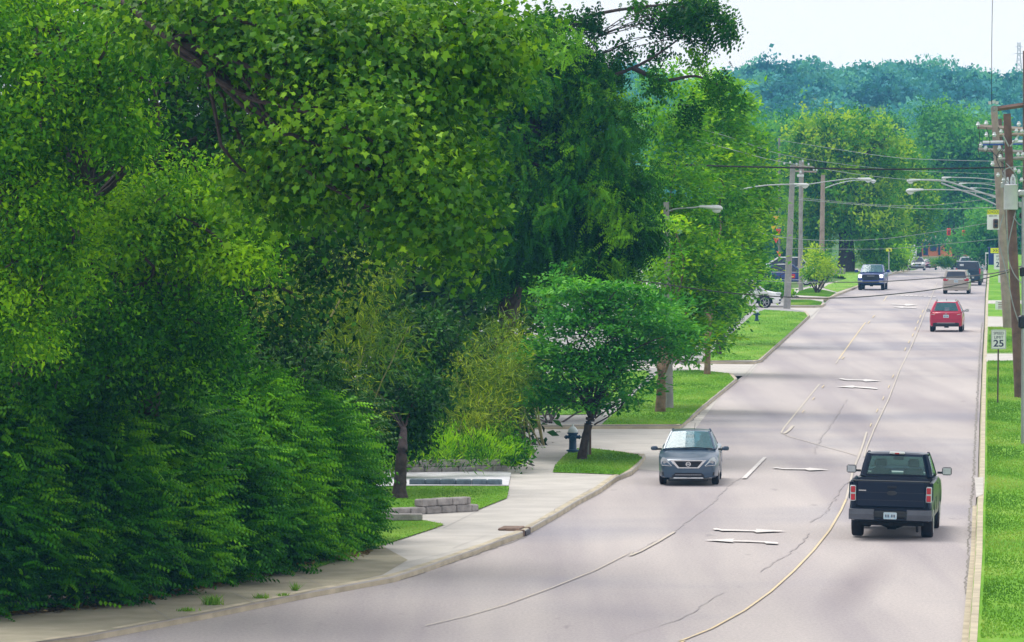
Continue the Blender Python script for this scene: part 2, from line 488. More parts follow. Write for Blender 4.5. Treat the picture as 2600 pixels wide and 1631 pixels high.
# blocks of land behind the kerbs
kb1 = [(-300, 1600)] + [S(*p) for p in [(0, 1640), (220, 1612), (550, 1550), (770, 1505), (1000, 1463), (1082, 1437), (1220, 1389), (1322, 1352), (1351, 1338), (1420, 1299), (1467, 1270), (1524, 1240), (1566, 1210), (1602, 1196), (1620, 1180)]] + [(1519, 1070)]
block(kb1 + [(1502, 1068), (1441, 1060), (1394, 1054), (1268, 1048), (1100, 1036), (-600, 1028), (-1500, 1300)], 'pavement', M['concrete'])
kb2 = [(600, 1003), (1225, 1002), (1415, 1001), (1600, 1001), (1622, 985), (1650, 960), (1735, 891)]
block(kb2 + [(1725, 879), (1640, 871), (1560, 866), (-200, 858), (-500, 1003)], 'pavement', M['walk_dark'])
kb3 = [(1648, 850), (1775, 851), (1790, 847), (1850, 792), (1906, 742)]
block(kb3 + [(1897, 733), (1858, 727), (1745, 723), (200, 700), (-100, 848)], 'pavement', M['walk_dark'])
kb4 = [Z2(440, 572), Z2(640, 573), Z2(690, 570), Z2(715, 553)]
block(kb4 + [Z2(695, 538), Z2(600, 524), Z2(300, 520), Z2(-600, 510), Z2(-900, 570)], 'pavement', M['walk_dark'])
kb5 = [Z2(300, 508), Z2(500, 509), Z2(735, 514), Z2(800, 488), Z2(965, 423), Z2(1190, 337), Z2(1340, 308)]
block(kb5 + [Z2(1200, 300), Z2(500, 285), Z2(-600, 300), Z2(-1600, 500)], 'pavement', M['concrete'])
kbr = [(2276, 1640), (2277, 1512), (2286, 1400), (2294, 1300), (2298, 1190), (2303, 1130), (2307, 1000), (2310, 920), (2313, 850), (2318, 760), (2320, 700), (2324, 650), (2327, 622)]
kbw = [G(x, y, .13) for x, y in kbr]
blk = [Vector((p.x + .02, p.y, p.z)) for p in kbw]
mb = MB()
vs = []
for p in blk: vs += [(p.x, p.y, .13), (p.x + 8, p.y, .13), (p.x + 60, p.y, .13)]
n = len(blk)
fs = [(j * 3 + i, j * 3 + i + 1, (j + 1) * 3 + i + 1, (j + 1) * 3 + i) for j in range(n - 1) for i in range(2)]
mb.add(vs, fs)
mb.add([(p.x, p.y, .13) for p in blk] + [(p.x, p.y, -.2) for p in blk], [(i, i + n, i + n + 1, i + 1) for i in range(n - 1)])
struct(mb, 'verge', M['grass'])

# kerb strips
def kerb(pts, z=.142, wdt=.17, side=1, name='kerb', m=None, conv=True):
    w3 = [G(x, y, .13) for x, y in pts] if conv else pts
    dense = []
    for a, b in zip(w3[:-1], w3[1:]):
        k = max(1, int((b - a).length / 1.2))
        dense += [a.lerp(b, i / k) for i in range(k)]
    dense.append(w3[-1])
    rings = []
    for i, p in enumerate(dense):
        t = (dense[min(i + 1, len(dense) - 1)] - dense[max(i - 1, 0)]); t.z = 0; t.normalize()
        nrm = Vector((-t.y, t.x, 0)) * side
        g = gz(p.y); j = random.uniform(-.008, .008)
        o_ = p - nrm * .02; a = Vector((o_.x, o_.y, g - .15)); b = Vector((o_.x, o_.y, g + z - .045)) + nrm * .02
        c = Vector((o_.x, o_.y, g + z + j)) + nrm * .055
        d = Vector((p.x, p.y, g + z + j)) + nrm * wdt; e = Vector((p.x, p.y, g - .15)) + nrm * wdt
        rings.append([a, b, c, d, e])
    return struct(MB().loft(rings), name, m or M['kerb'])
kerb(kb1 + [(1500, 1068), (1441, 1060)]); kerb(kb2 + [(1725, 879)]); kerb(kb3 + [(1897, 733)]); kerb(kb4); kerb(kb5[1:])
kerb(kbr, side=-1)

# kerb joint line cracks in the near pavement and other cracks on the road
def strip(pts, wdt, z, name, m, jag=0, conv=True):
    z += zstep()
    w3 = [G(x, y, z) for x, y in pts] if conv else pts
    d = []
    for a, b in zip(w3[:-1], w3[1:]):
        k = max(1, int((b - a).length / (.5 if jag else 1.5)))
        d += [a.lerp(b, i / k) for i in range(k)]
    d.append(w3[-1])
    vs = []
    for i, p in enumerate(d):
        t = d[min(i + 1, len(d) - 1)] - d[max(i - 1, 0)]; t.z = 0; t.normalize()
        nrm = Vector((-t.y, t.x, 0)); q = p + nrm * random.uniform(-jag, jag) * .55
        ww = wdt * (.40 if jag else .5) * (random.uniform(.35, 1.2) if jag else 1) / 2
        vs += [q + nrm * ww, q - nrm * ww]
    return struct(MB().add(vs, [(2 * i, 2 * i + 1, 2 * i + 3, 2 * i + 2) for i in range(len(d) - 1)]), name, m)

CR = M['crack']
strip([Z3(15, 840), Z3(130, 770), Z3(255, 715), Z3(330, 650), Z3(430, 580), Z3(520, 510), Z3(600, 420), Z3(680, 370)], .07, .009, 'crack', CR, .06)
strip([Z3(180, 1278), Z3(300, 1235), Z3(380, 1195), Z3(480, 1120), Z3(570, 1070)], .06, .009, 'crack', CR, .06)
strip([Z3(-500, 1560), Z3(-180, 1470), Z3(0, 1330), Z3(110, 1297)], .04, .009, 'crack', CR, .06)
strip([Z3(790, 945), Z3(880, 890), Z3(960, 840), Z3(1020, 795), Z3(1100, 710)], .07, .009, 'crack', CR, .08)
strip([Z3(1110, 640), Z3(1190, 590), Z3(1240, 520), Z3(1285, 440), Z3(1330, 395)], .08, .009, 'crack', CR, .08)
strip([Z3(1130, 220), Z3(1140, 180), Z3(1180, 110), Z3(1210, 70), Z3(1260, 0), Z3(1330, -110)], .06, .009, 'crack', CR, .1)
strip([Z3(2005, 757), Z3(2070, 765)], .10, .009, 'crack', CR, .05)
strip([Z3(1995, 412), Z3(2050, 422)], .10, .009, 'crack', CR, .05)
strip([Z2(100, 1125), Z2(170, 1055), Z2(220, 1000)], .06, .012, 'crack', CR, .03)
strip([Z2(68, 1135), Z2(140, 1060), Z2(190, 1003)], .06, .012, 'crack', CR, .03)
strip([Z2(75, 1133), Z2(170, 1136)], .07, .012, 'crack', CR, .03)
strip([Z2(605, 655), Z2(665, 600), Z2(705, 566), Z2(745, 530)], .14, .012, 'crack', CR, .03)
strip([Z2(330, 905), Z2(400, 905)], .16, .012, 'crack', CR, .05)
strip([Z2(1900, 600), Z2(1880, 760), Z2(1872, 900), Z2(1850, 1080), Z2(1835, 1400)], .05, .009, 'crack', CR, .05)
for (a, b) in [((30, 160), (200, 70)), ((120, 165), (320, 55))]:
    pass
for k in range(14):      # short cross cracks by the right gutter
    y = 600 + random.uniform(0, 260) if k < 8 else random.uniform(150, 560)
    if k < 8: strip([Z3(2035 + random.uniform(0, 20), y), Z3(2085, y + 4)], .05, .009, 'crack', CR, .04)
for zx, zy in [(1775, 1047), (1790, 575), (1830, 500), (1790, 760), (1780, 1415), (1850, 690)]:
    strip([Z2(zx, zy), Z2(zx + 70, zy + 6)], .22, .009, 'crack', CR, .05)
# joint between pavement and kerb
strip([S(1075, 1452), S(1222, 1392), S(1330, 1342), S(1392, 1312), S(1405, 1300), S(1408, 1293), S(1500, 1242), S(1510, 1240)], .05, .137, 'crack', CR, .03)
strip([S(1150, 1392), S(1180, 1380), S(1240, 1357), S(1270, 1355)], .03, .137, 'crack', CR, .03)
for p in [((700, 1352), (770, 1384)), ((540, 1390), (600, 1420)), ((350, 1425), (400, 1457)), ((1000, 1262), (1130, 1268)), ((1140, 1230), (1345, 1235)), ((1043, 1243), (1200, 1165)), ((1195, 1112), (1440, 1120)), ((1195, 1170), (1395, 1150)), ((930, 1330), (1100, 1290))]:
    strip(p, .025, .137, 'crack', M['walk_dark'], 0)

# pavement tone patches and lawns
def lawn(pts, m='grass', z=.15, name='lawn'):
    return sheet(pts, name, M[m], z)
LAWNS = []
def L_(pts, m='grass', dens=1.0, z=.15):
    LAWNS.append(([G(x, y, z) for x, y in pts], dens)); return lawn(pts, m, z)
L_([Z4(1385, 822), Z4(1400, 775), Z4(1470, 700), Z4(1560, 655), Z4(1660, 657), Z4(1800, 672), Z4(1975, 700), Z4(2010, 722), Z4(1920, 800), Z4(1850, 838), Z4(1600, 828)])
L_([(1416, 999), (1480, 940), (1545, 882), (1575, 873), (1640, 871), (1715, 879), (1728, 893), (1645, 960), (1606, 998)])
L_([(1652, 849), (1700, 806), (1775, 737), (1800, 729), (1893, 735), (1901, 744), (1845, 795), (1784, 847)])
L_([Z2(440, 566), Z2(445, 527), Z2(600, 528), Z2(690, 543), Z2(680, 566)])
L_([Z2(495, 492), Z2(520, 465), Z2(600, 440), Z2(700, 455), Z2(790, 475), Z2(745, 506)])
L_([Z2(700, 440), Z2(735, 415), Z2(870, 372), Z2(840, 352), Z2(760, 345), Z2(770, 315), Z2(1000, 290), Z2(1160, 330), Z2(960, 418), Z2(800, 470)], 'grass_dry', .4)
L_([Z2(95, 570), Z2(175, 575), Z2(180, 600), Z2(60, 690), Z2(-200, 800), Z2(-400, 600)], 'grass', .6)
L_([(500, 905), (1520, 872), (1530, 880), (1495, 915), (1380, 975), (500, 992)], 'grass', .4)
# near garden: lawns between the block walls, lawn by the hedge
L_([Z4(-200, 950), Z4(190, 925), Z4(420, 920), Z4(1080, 920), Z4(1065, 1000), Z4(850, 1085), Z4(790, 1070), Z4(440, 1078), Z4(-200, 1085)], 'grass', 1, .16)
L_([Z4(-300, 1170), Z4(200, 1150), Z4(470, 1155), Z4(600, 1178), Z4(625, 1185), Z4(560, 1210), Z4(130, 1350), Z4(-300, 1500)], 'grass', 1, .16)
L_([(860, 1090), (1000, 1084), (1180, 1094), (1215, 1098), (1262, 1062), (1235, 1035), (800, 1040)], 'grass', .5, .16)
sheet([(-400, 1570), (0, 1522), (204, 1494), (510, 1437), (714, 1395), (900, 1353), (960, 1318), (900, 1285), (0, 1440), (-400, 1480)], 'pavement_shade', mat('concrete_shade_tone', (.36, .32, .24), .95, var=.14, scale=1.2, bump=.3, c2=(.26, .24, .17)), .136)  # tree shade on the near pavement, put in as a darker sheet colour
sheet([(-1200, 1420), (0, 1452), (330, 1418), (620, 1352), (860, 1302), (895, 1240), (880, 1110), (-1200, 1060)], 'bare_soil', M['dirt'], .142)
sheet([(400, 1112), (1193, 1110), (1203, 1112), Z4(1075, 915), Z4(420, 915), (400, 1150)], 'concrete_path', mat('pale_concrete', (.62, .62, .66), .8, bump=.2), .165)
sheet([Z2(1900, 925), Z2(2140, 925), Z2(2300, 925), Z2(2300, 975), Z2(2060, 975), Z2(1890, 985)], 'driveway', M['concrete'], .137)
sheet([Z2(1905, 650), Z2(2140, 655), Z2(2500, 650), Z2(2500, 730), Z2(1900, 726)], 'driveway', M['concrete'], .137)
sheet([Z2(1915, 532), Z2(2500, 532), Z2(2500, 560), Z2(1910, 556)], 'driveway', M['concrete'], .137)
kerb([Z2(1905, 921), Z2(2300, 921)], z=.15, side=-1)
# the right gutter and yellow worn kerb foot
strip([(2270, 1512), (2282, 1380), (2291, 1290), (2294, 1190)], .22, .006, 'gutter', M['kerb'])
sheet([Z3(2108, 368), Z3(2163, 366), Z3(2160, 470), Z3(2118, 490)], 'kerb_ramp', M['concrete'], .15)
# blades over the lawns
def inpoly(pts, n):
    X = np.array([[p.x, p.y] for p in pts]); lo, hi = X.min(0), X.max(0)
    q = rng.uniform(lo, hi, (n, 2)); ins = np.zeros(n, bool); j = len(X) - 1
    for i in range(len(X)):
        c = ((X[i, 1] > q[:, 1]) != (X[j, 1] > q[:, 1])) & (q[:, 0] < (X[j, 0] - X[i, 0]) * (q[:, 1] - X[i, 1]) / (X[j, 1] - X[i, 1] + 1e-12) + X[i, 0])
        ins ^= c; j = i
    return q[ins]

def meshnp(name, V, Fc, k, m, parent=None, off=None, tint=None, label=None):
    """V (n,3), Fc (f,k) faces of k corners"""
    me = bpy.data.meshes.new(name)
    me.vertices.add(len(V)); me.vertices.foreach_set('co', V.astype(np.float32).ravel())
    me.loops.add(Fc.size); me.loops.foreach_set('vertex_index', Fc.astype(np.int32).ravel())
    me.polygons.add(len(Fc))
    me.polygons.foreach_set('loop_start', np.arange(0, Fc.size, k, dtype=np.int32))
    me.polygons.foreach_set('loop_total', np.full(len(Fc), k, dtype=np.int32))
    if tint is not None:
        a = me.attributes.new('tint', 'FLOAT', 'FACE'); a.data.foreach_set('value', tint.astype(np.float32))
    me.update(calc_edges=True)
    return link(name, me, m, parent, off, label)

def grass_blades(q, z, h, name='grass', wd=.02, kind='stuff', zfun=None, droop=.6):
    n = len(q); a = rng.uniform(0, 6.283, n); hh = h * rng.uniform(.5, 1.3, n)
    dx, dy = np.cos(a), np.sin(a)
    lean = rng.uniform(0, droop, n) * hh; b = rng.uniform(0, 6.283, n)
    base = np.stack([q[:, 0], q[:, 1], z], 1)
    V = np.empty((n, 3, 3))
    V[:, 0] = base + np.stack([dx * wd, dy * wd, 0 * a], 1); V[:, 1] = base - np.stack([dx * wd, dy * wd, 0 * a], 1)
    V[:, 2] = base + np.stack([np.cos(b) * lean, np.sin(b) * lean, hh], 1)
    pat = .45 + .18 * np.sin(q[:, 0] * .9 + q[:, 1] * .23 + 3 * np.sin(q[:, 1] * .11)) + .25 * np.sin(q[:, 0] * 1.7 + 2 * np.sin(q[:, 1] * .35)) + rng.normal(0, .15, n) + .15 * np.sin(q[:, 1] * .12 + q[:, 0])
    return meshnp(name, V.reshape(-1, 3), np.arange(3 * n).reshape(-1, 3), 3, M['grass_blade'], tint=np.clip(pat, 0, 1))
Q = []
for pts, dens in LAWNS:
    X = np.array([[p.x, p.y] for p in pts]); lo, hi = X.min(0), X.max(0)
    area = float(np.prod(hi - lo)); n = int(min(60000, area * 260 * dens))
    Q.append(inpoly(pts, n))
vy = rng.uniform(104, 330, 120000) ** 1.0
vxx = np.interp(vy, [p.y for p in blk], [p.x for p in blk]) + .22 + rng.uniform(0, 1, len(vy)) ** 1.3 * 5.5
Q2 = np.stack([vxx, vy], 1)
yd = CAMZ / np.maximum(vy, 1)     # skip the drives
def dr(y0, y1):
    a = G(2350, y0, .13).y; b = G(2350, y1, .13).y
    return (vy > min(a, b)) & (vy < max(a, b))
bad = dr(Z2(0, 921)[1], Z2(0, 980)[1]) | dr(Z2(0, 650)[1], Z2(0, 730)[1])
Q2 = Q2[~bad]
Q = np.concatenate(Q + [Q2])
g = grass_blades(Q, np.full(len(Q), .14), .042); tag(g, 'short mown grass of the lawns and verges', 'grass', kind='stuff')

# ------------------------------------------------------------ painted markings
def mark(pts, m='white_paint', z=.013): return sheet(pts, 'road_marking', M[m], z + .022)
strip([(1560, 1545), (1610, 1507), Z3(300, 1370), Z3(500, 1290), Z3(700, 1180), Z3(860, 1065), Z3(1000, 940), Z3(1120, 815), Z3(1220, 690), Z3(1290, 570), Z3(1322, 500)], .11, .013, 'road_marking', M['yellow'])
strip([Z3(1365, 320), Z3(1400, 235), Z3(1425, 165), Z3(1448, 88)], .12, .013, 'road_marking', M['yellow_old'])
strip([Z3(1432, 240), Z3(1450, 175), Z3(1480, 105), Z2(1070, 1490), Z2(1180, 1260), Z2(1265, 1040)], .09, .013, 'road_marking', M['yellow_old'])
strip([Z2(1345, 880), Z2(1400, 750), Z2(1450, 620), Z2(1500, 500), Z2(1540, 400)], .10, .013, 'road_marking', M['yellow_old'])
strip([Z3(925, 92), Z2(410, 1470), Z2(540, 1310), Z2(670, 1150)], .12, .013, 'road_marking', M['yellow_old'])
strip([Z2(815, 962), Z2(910, 830), Z2(1010, 695)], .13, .013, 'road_marking', M['yellow'])
strip([Z2(1145, 535), Z2(1170, 500)], .13, .013, 'road_marking', M['yellow'])
strip([Z2(790, 1000), Z2(815, 962)], .10, .013, 'road_marking', M['yellow_old'])
strip([Z3(925, 92), Z3(970, 115), Z3(1060, 140), Z3(1200, 180), Z3(1330, 215), Z3(1400, 237)], .07, .013, 'road_marking', M['yellow_old'])
strip([Z3(945, 98), Z3(975, 75), Z3(995, 50)], .22, .017, 'road_marking', M['yellow_old'])
strip([Z3(0, 845), Z3(60, 820), Z3(170, 760), Z3(270, 700)], .16, .013, 'road_marking', M['yellow_old'])
strip([(1000, 1472), (1100, 1448), (1190, 1422), (1300, 1382), (1400, 1342), (1490, 1296), Z3(0, 845)], .08, .013, 'road_marking', M['yellow_old'])
strip([Z3(1322, 500), Z3(1342, 420), Z3(1365, 320)], .12, .013, 'road_marking', M['yellow_old'])
strip([Z2(1265, 1040), Z2(1310, 950), Z2(1345, 880)], .10, .013, 'road_marking', M['yellow_old'])
M['grime'] = mat('gutter_grime', (.27, .25, .235), .95, scale=3, c2=(.17, .15, .13))
strip([(p.x + .16, p.y, .006) if False else Vector((p.x + .14, p.y, .007)) for p in [G(*S(*q)) for q in [(0, 1652), (220, 1619), (550, 1559), (770, 1515), (1000, 1474), (1082, 1447), (1220, 1400), (1322, 1364)]]], .16, 0, 'gutter_dirt', M['grime'], .08, conv=False)
strip([Vector((p.x - .12, p.y, .007)) for p in [G(x, y) for x, y in RK_[1:9]]], .16, 0, 'gutter_dirt', M['grime'], .07, conv=False)
strip([Vector((p.x + .05, p.y - .15, .007)) for p in [G(*q) for q in [(1622, 992), (1650, 964), (1690, 930), (1737, 894)]]], .2, 0, 'gutter_dirt', M['grime'], .07, conv=False)
strip([Vector((p.x + .05, p.y - .15, .007)) for p in [G(*q) for q in [(1790, 852), (1850, 797), (1900, 750)]]], .25, 0, 'gutter_dirt', M['grime'], .07, conv=False)
for (x, y) in [(1181, 1166), (1140, 1252), (1095, 1343), (1047, 1450), (1212, 1090), (1302, 890), (1330, 835), (1358, 785), (1378, 738), (1395, 690), (1414, 650), (1432, 610)]:
    mark([Z2(x - 6, y + 12), Z2(x + 1, y + 12), Z2(x + 10, y - 10), Z2(x + 3, y - 10)], 'yellow')
for (x, y) in [(550, 1350), (626, 1255), (697, 1166), (845, 955), (1035, 693), (1070, 650)]:
    mark([Z2(x - 12, y + 10), Z2(x - 4, y + 10), Z2(x + 12, y - 9), Z2(x + 5, y - 9)], 'yellow')
mark([Z3(683, 372), Z3(712, 373), Z3(835, 245), Z3(815, 243)])
mark([Z3(508, 680), Z3(530, 677), Z3(560, 684), Z3(700, 688), Z3(775, 690), Z3(768, 682), Z3(958, 695), Z3(772, 704), Z3(755, 696), Z3(620, 694), Z3(560, 694), Z3(540, 688), Z3(515, 688)])
mark([Z3(455, 750), Z3(640, 742), Z3(625, 751), Z3(720, 753), Z3(830, 758), Z3(885, 762), Z3(907, 766), Z3(903, 774), Z3(830, 771), Z3(822, 764), Z3(720, 760), Z3(625, 757), Z3(638, 764)])
mark([Z3(875, 306), Z3(895, 303), Z3(925, 310), Z3(1070, 312), Z3(1100, 308), Z3(1215, 320), Z3(1095, 325), Z3(1070, 318), Z3(930, 316), Z3(915, 312), Z3(880, 311)])
mark([Z2(815, 1107), Z2(845, 1107), Z2(870, 1114), Z2(990, 1117), Z2(1010, 1112), Z2(1125, 1126), Z2(1010, 1131), Z2(990, 1124), Z2(870, 1122), Z2(820, 1113)])
mark([Z2(795, 1168), Z2(930, 1160), Z2(920, 1166), Z2(1040, 1172), Z2(1100, 1180), Z2(1098, 1187), Z2(1040, 1182), Z2(920, 1173), Z2(925, 1177)])
mark([Z2(1205, 558), Z2(1300, 561), Z2(1310, 557), Z2(1392, 566), Z2(1310, 572), Z2(1300, 566), Z2(1205, 563)])
mark([Z2(1208, 581), Z2(1290, 577), Z2(1290, 581), Z2(1385, 585), Z2(1383, 590), Z2(1290, 586), Z2(1290, 589)])
for k in range(9):
    x = 1235 + k * 34; y = 493 + k * 1.2
    mark([Z2(x, y + 4), Z2(x + 22, y + 4), Z2(x + 24, y), Z2(x + 2, y)])

# storm drain in the near kerb
t0, t1 = G(*S(1322, 1352), .13), G(*S(1351, 1338), .13); td = (t1 - t0); ta = math.atan2(td.y, td.x)
t = (t0 + t1) / 2 + Vector((-math.sin(ta), math.cos(ta), 0)) * .26; t.z = .105
root = empty('storm_drain', t, ta, 'rusty brown storm drain inlet set in the near kerb', 'storm drain')
MB().bbox((0, .1, .055), (1.05, .50, .05), .015).build('drain_cover', M['inlet'], root)
MB().box((0, -.27, -.045), (.9, .06, .11)).build('opening', M['black'], root)
for sx in (-1, 1): MB().bbox((sx * .56, -.06, -.03), (.12, .46, .17), .02).build('kerb_stone', M['inlet'], root)

# block retaining walls: each is one thing, its courses parts
def blockwall(p0, p1, courses, h, depth, mname, label, name='retaining_wall', group=None, bl=.45):
    root = empty(name, p0, 0, label, 'garden wall', group)
    d = p1 - p0; L0 = d.length; a = math.atan2(d.y, d.x)
    for c, (s, e) in enumerate(courses):
        mb = MB(); x = s * L0 + (bl / 2 if c % 2 else 0) * .0
        off = (c % 2) * bl * .5
        while x < e * L0 - .1:
            wd = min(bl, e * L0 - x)
            q = Vector((math.cos(a), math.sin(a), 0)) * (x + wd / 2)
            mb.bbox((q.x + random.uniform(-.01, .01), q.y + random.uniform(-.012, .012) + c * .02, h * (c + .5) - .02 + random.uniform(-.004, .004)), (wd - .014, depth, h - .008), .025, rz=a + random.uniform(-.02, .02))
            x += wd if not (x == s * L0 and off) else wd
        mb.build('block_course', M[mname], root)
    return root
blockwall(G(*Z4(120, 832), .14), G(*Z4(1065, 818), .14), [(0, 1), (.08, .94)], .19, .3, 'block', 'grey two course block wall along the far edge of the pale path', bl=.50)
blockwall(G(*Z4(150, 1128), .14), G(*Z4(845, 1090), .14), [(0, 1), (.42, .92)], .19, .3, 'block', 'grey stepped block wall in front of the tree lawn', bl=.52)
blockwall(G(*Z4(385, 912), .14), G(*Z4(1030, 915), .14), [(0, 1)], .19, .32, 'block_blue', 'slate blue single row of blocks edging the pale path', bl=.42)
p0, p1 = G(*Z4(200, 1160), .15), G(*Z4(472, 1163), .15)
tag(MB().bbox((p0 + p1) / 2 + Vector((0, 0, .09)), ((p1 - p0).length, .3, .16), .02).build('kerb_slab', M['block'], None), 'low flat grey slab at the end of the hedge lawn', 'slab')
p = G(*Z4(595, 790), .15)
tag(MB().box(p + Vector((0, 0, .28)), (.035, .035, .6)).build('wooden_stake', M['culm'], None), 'thin yellow wooden stake beside the far block wall', 'stake')

# ------------------------------------------------------------ foliage
def T_diamond(asp=.5, fold=.12):
    return np.array([[0, 0, 0], [-asp / 2, .45, fold], [0, 1, 0], [asp / 2, .45, fold]]), np.array([[0, 1, 2, 3]])
def T_lobed():      # broad palmate leaf, folded along the midrib with drooping lobe tips
    r = [.22, .58, .46, .80, .58, 1.0, .58, .80, .46, .58]; V = [(0, .34, 0)]
    for i, q in enumerate(r):
        a = math.pi * 2 * i / len(r) - math.pi / 2
        x, y = math.cos(a) * q * .60, .40 + math.sin(a) * q * .62
        V.append((x, y, .32 * abs(x) - .35 * (q > .75) * q * q * .35 - .18 * y * y))
    n = len(r); Fq = []
    for i in range(0, n, 2):
        Fq.append((0, 1 + i, 1 + (i + 1) % n, 1 + (i + 2) % n))
    return np.array(V), np.array(Fq)
def T_pinnate(nl=5, asp=.3, droop=.5):   # a twig with pairs of hanging leaves
    V, Fq = [], []
    for i in range(nl):
        t = .12 + .88 * i / (nl - 1)
        for s in (-1, 1):
            b = np.array([0, t, -.12 * t * t]); l = .34 * (1 - .25 * t)
            d = np.array([s * .75, .45, -droop]); d /= np.linalg.norm(d)
            sd = np.cross(d, [0, 0, 1]); sd /= np.linalg.norm(sd)
            k = len(V)
            V += [b, b + d * l * .45 + sd * l * asp, b + d * l, b + d * l * .45 - sd * l * asp]
            Fq.append((k, k + 1, k + 2, k + 3))
    return np.array(V), np.array(Fq)
def T_tuft(n=7, seed=1, asp=.55):        # a little bunch of leaves for far crowns
    r = np.random.default_rng(seed); V, Fq = [], []
    for i in range(n):
        c = r.normal(0, .33, 3); d = r.normal(0, 1, 3); d /= np.linalg.norm(d); u = np.cross(d, r.normal(0, 1, 3)); u /= np.linalg.norm(u)
        l = r.uniform(.35, .6); k = len(V)
        V += [c, c + d * l * .5 + u * l * asp * .5, c + d * l, c + d * l * .5 - u * l * asp * .5]; Fq.append((k, k + 1, k + 2, k + 3))
    return np.array(V), np.array(Fq)
TPL = dict(diamond=T_diamond(), narrow=T_diamond(.16, .02), lobed=T_lobed(), pinnate=T_pinnate(5, .27, .75), hang=T_pinnate(4, .30, 1.2), tuft=T_tuft(), tuft2=T_tuft(6, 5, .8), blade=T_diamond(.11, .01))

def nrm_(a): return a / (np.linalg.norm(a, axis=1, keepdims=True) + 1e-9)

def leaves(C, size, kind, ydir, yj, zdir, zj, tint):
    """C centres (n,3); y axis of leaf biased to ydir (n,3) with jitter yj; normal biased to zdir"""
    TV, TF = TPL[kind]; n = len(C)
    y = nrm_(ydir + rng.normal(0, yj, (n, 3)))
    z = zdir + rng.normal(0, zj, (n, 3)); z = nrm_(z - y * (z * y).sum(1, keepdims=True))
    x = np.cross(y, z)
    s = (size * rng.uniform(.55, 1.35, n))[:, None, None]
    V = C[:, None, :] + s * (TV[None, :, 0:1] * x[:, None, :] + TV[None, :, 1:2] * y[:, None, :] + TV[None, :, 2:3] * z[:, None, :])
    Fq = (TF[None] + (np.arange(n) * len(TV))[:, None, None]).reshape(-1, 4)
    return V.reshape(-1, 3), Fq, np.repeat(tint, len(TF))

def ell(x, y, Y, rx, rz, ry=None):
    """ellipsoid seen at measured (x, y), distance Y, radii rx, rz in measured units, ry metres deep"""
    c = P(x, y, Y); a = px(rx, Y); b = px(rz, Y)
    return (c.x, c.y, c.z, a, ry or max(a * .8, 1.0), b)

def crown(ells, nclump, per, crad, size, kind, style='round', inner=.45, tintbias=0.0):
    """leaf clumps spread through the volume of a set of ellipsoids"""
    E = np.array(ells); wgt = E[:, 3] * E[:, 5] + E[:, 3] * E[:, 4]; wgt /= wgt.sum()
    idx = rng.choice(len(E), nclump, p=wgt)
    d = nrm_(rng.normal(0, 1, (nclump, 3)))
    # lumpy outline: radius varies smoothly with direction
    ph = idx * 1.7
    lump = .90 + .13 * np.sin(5 * d[:, 0] + ph) * np.cos(4 * d[:, 2] + ph * .7) + .10 * np.sin(9 * d[:, 2] + 7 * d[:, 1] + ph)
    r = (inner + (1.02 - inner) * rng.uniform(0, 1, nclump) ** .6) * lump
    # boughs: groups of clumps that hang together, with darker gaps between them
    nb = max(4, nclump // (12 if style == 'hang' else 5)); bi = rng.integers(0, nb, nclump); bi = (bi % nb)
    bidx = idx[:nb]; idx = bidx[bi]; d = d[:nb][bi]
    r = r[:nb][bi]; br = np.minimum(E[idx, 3:6] * .20, 1.3)
    C = E[idx, :3] + d * E[idx, 3:6] * r[:, None] + rng.normal(0, 1, (nclump, 3)) * br * np.array([1, 1, .5])
    btint = rng.normal(0, .25, nb)[bi]
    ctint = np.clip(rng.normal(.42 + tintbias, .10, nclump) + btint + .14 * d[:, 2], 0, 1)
    n = nclump * per; ci = np.repeat(np.arange(nclump), per)
    off = rng.normal(0, 1, (n, 3)) * crad
    if style == 'layer': off[:, 2] *= .22
    if style == 'hang': off[:, 2] *= .95; off[:, :2] *= .8
    cen = C[ci] + off
    outw = nrm_(d)[ci]
    if style == 'layer': yd = outw * np.array([1, 1, .15]); zd = np.tile([0, 0, 1.0], (n, 1)); yj, zj = .35, .35
    elif style == 'hang': yd = outw * .7 + np.array([0, 0, -.75]); zd = outw * .5 + np.array([0, 0, .8]); yj, zj = .5, .5
    elif style == 'up': yd = outw * .5 + np.array([0, 0, .9]); zd = outw; yj, zj = .5, .5
    else: yd = outw * .6 + np.array([0, 0, -.25]); zd = outw * .6 + np.array([0, 0, .7]); yj, zj = .7, .55
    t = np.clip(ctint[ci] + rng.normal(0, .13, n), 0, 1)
    return leaves(cen, size, kind, yd, yj, zd, zj, t), C

def merge(parts):
    Vs, Fs, Ts, b = [], [], [], 0
    for V, Fq, T in parts:
        Vs.append(V); Fs.append(Fq + b); Ts.append(T); b += len(V)
    return np.concatenate(Vs), np.concatenate(Fs), np.concatenate(Ts)

def limbs(mb, start, C, n, r0, seed=0, mi=0, wobble=.12, r1=.015):
    rr = random.Random(seed)
    if len(C) == 0: return
    for k in range(n):
        c = Vector(C[rr.randrange(len(C))]); s = Vector(start)
        L0 = (c - s).length
        m1 = s.lerp(c, .35) + Vector((rr.uniform(-1, 1), rr.uniform(-1, 1), rr.uniform(0, 1.2))) * L0 * wobble
        m2 = s.lerp(c, .7) + Vector((rr.uniform(-1, 1), rr.uniform(-1, 1), rr.uniform(-.3, 1))) * L0 * wobble
        pts = wob([s, m1, m2, c], 4, .01 * L0)
        mb.tube(pts, [r0 * (1 - i / len(pts)) + r1 for i in range(len(pts))], 5, mi)

def plant(name, label, cat, base, leafdata, mleaf, trunk=None, mtrunk='bark', group=None, tname='trunk', cname='crown'):
    root = empty(name, base, 0, label, cat, group)
    V, Fq, T = leafdata
    meshnp(cname, V - np.array(base)[None], Fq, 4, M[mleaf], root, None, T)
    if trunk is not None:
        me = trunk.build(tname, M[mtrunk], root, base, smooth=True, angle=60)
    return root

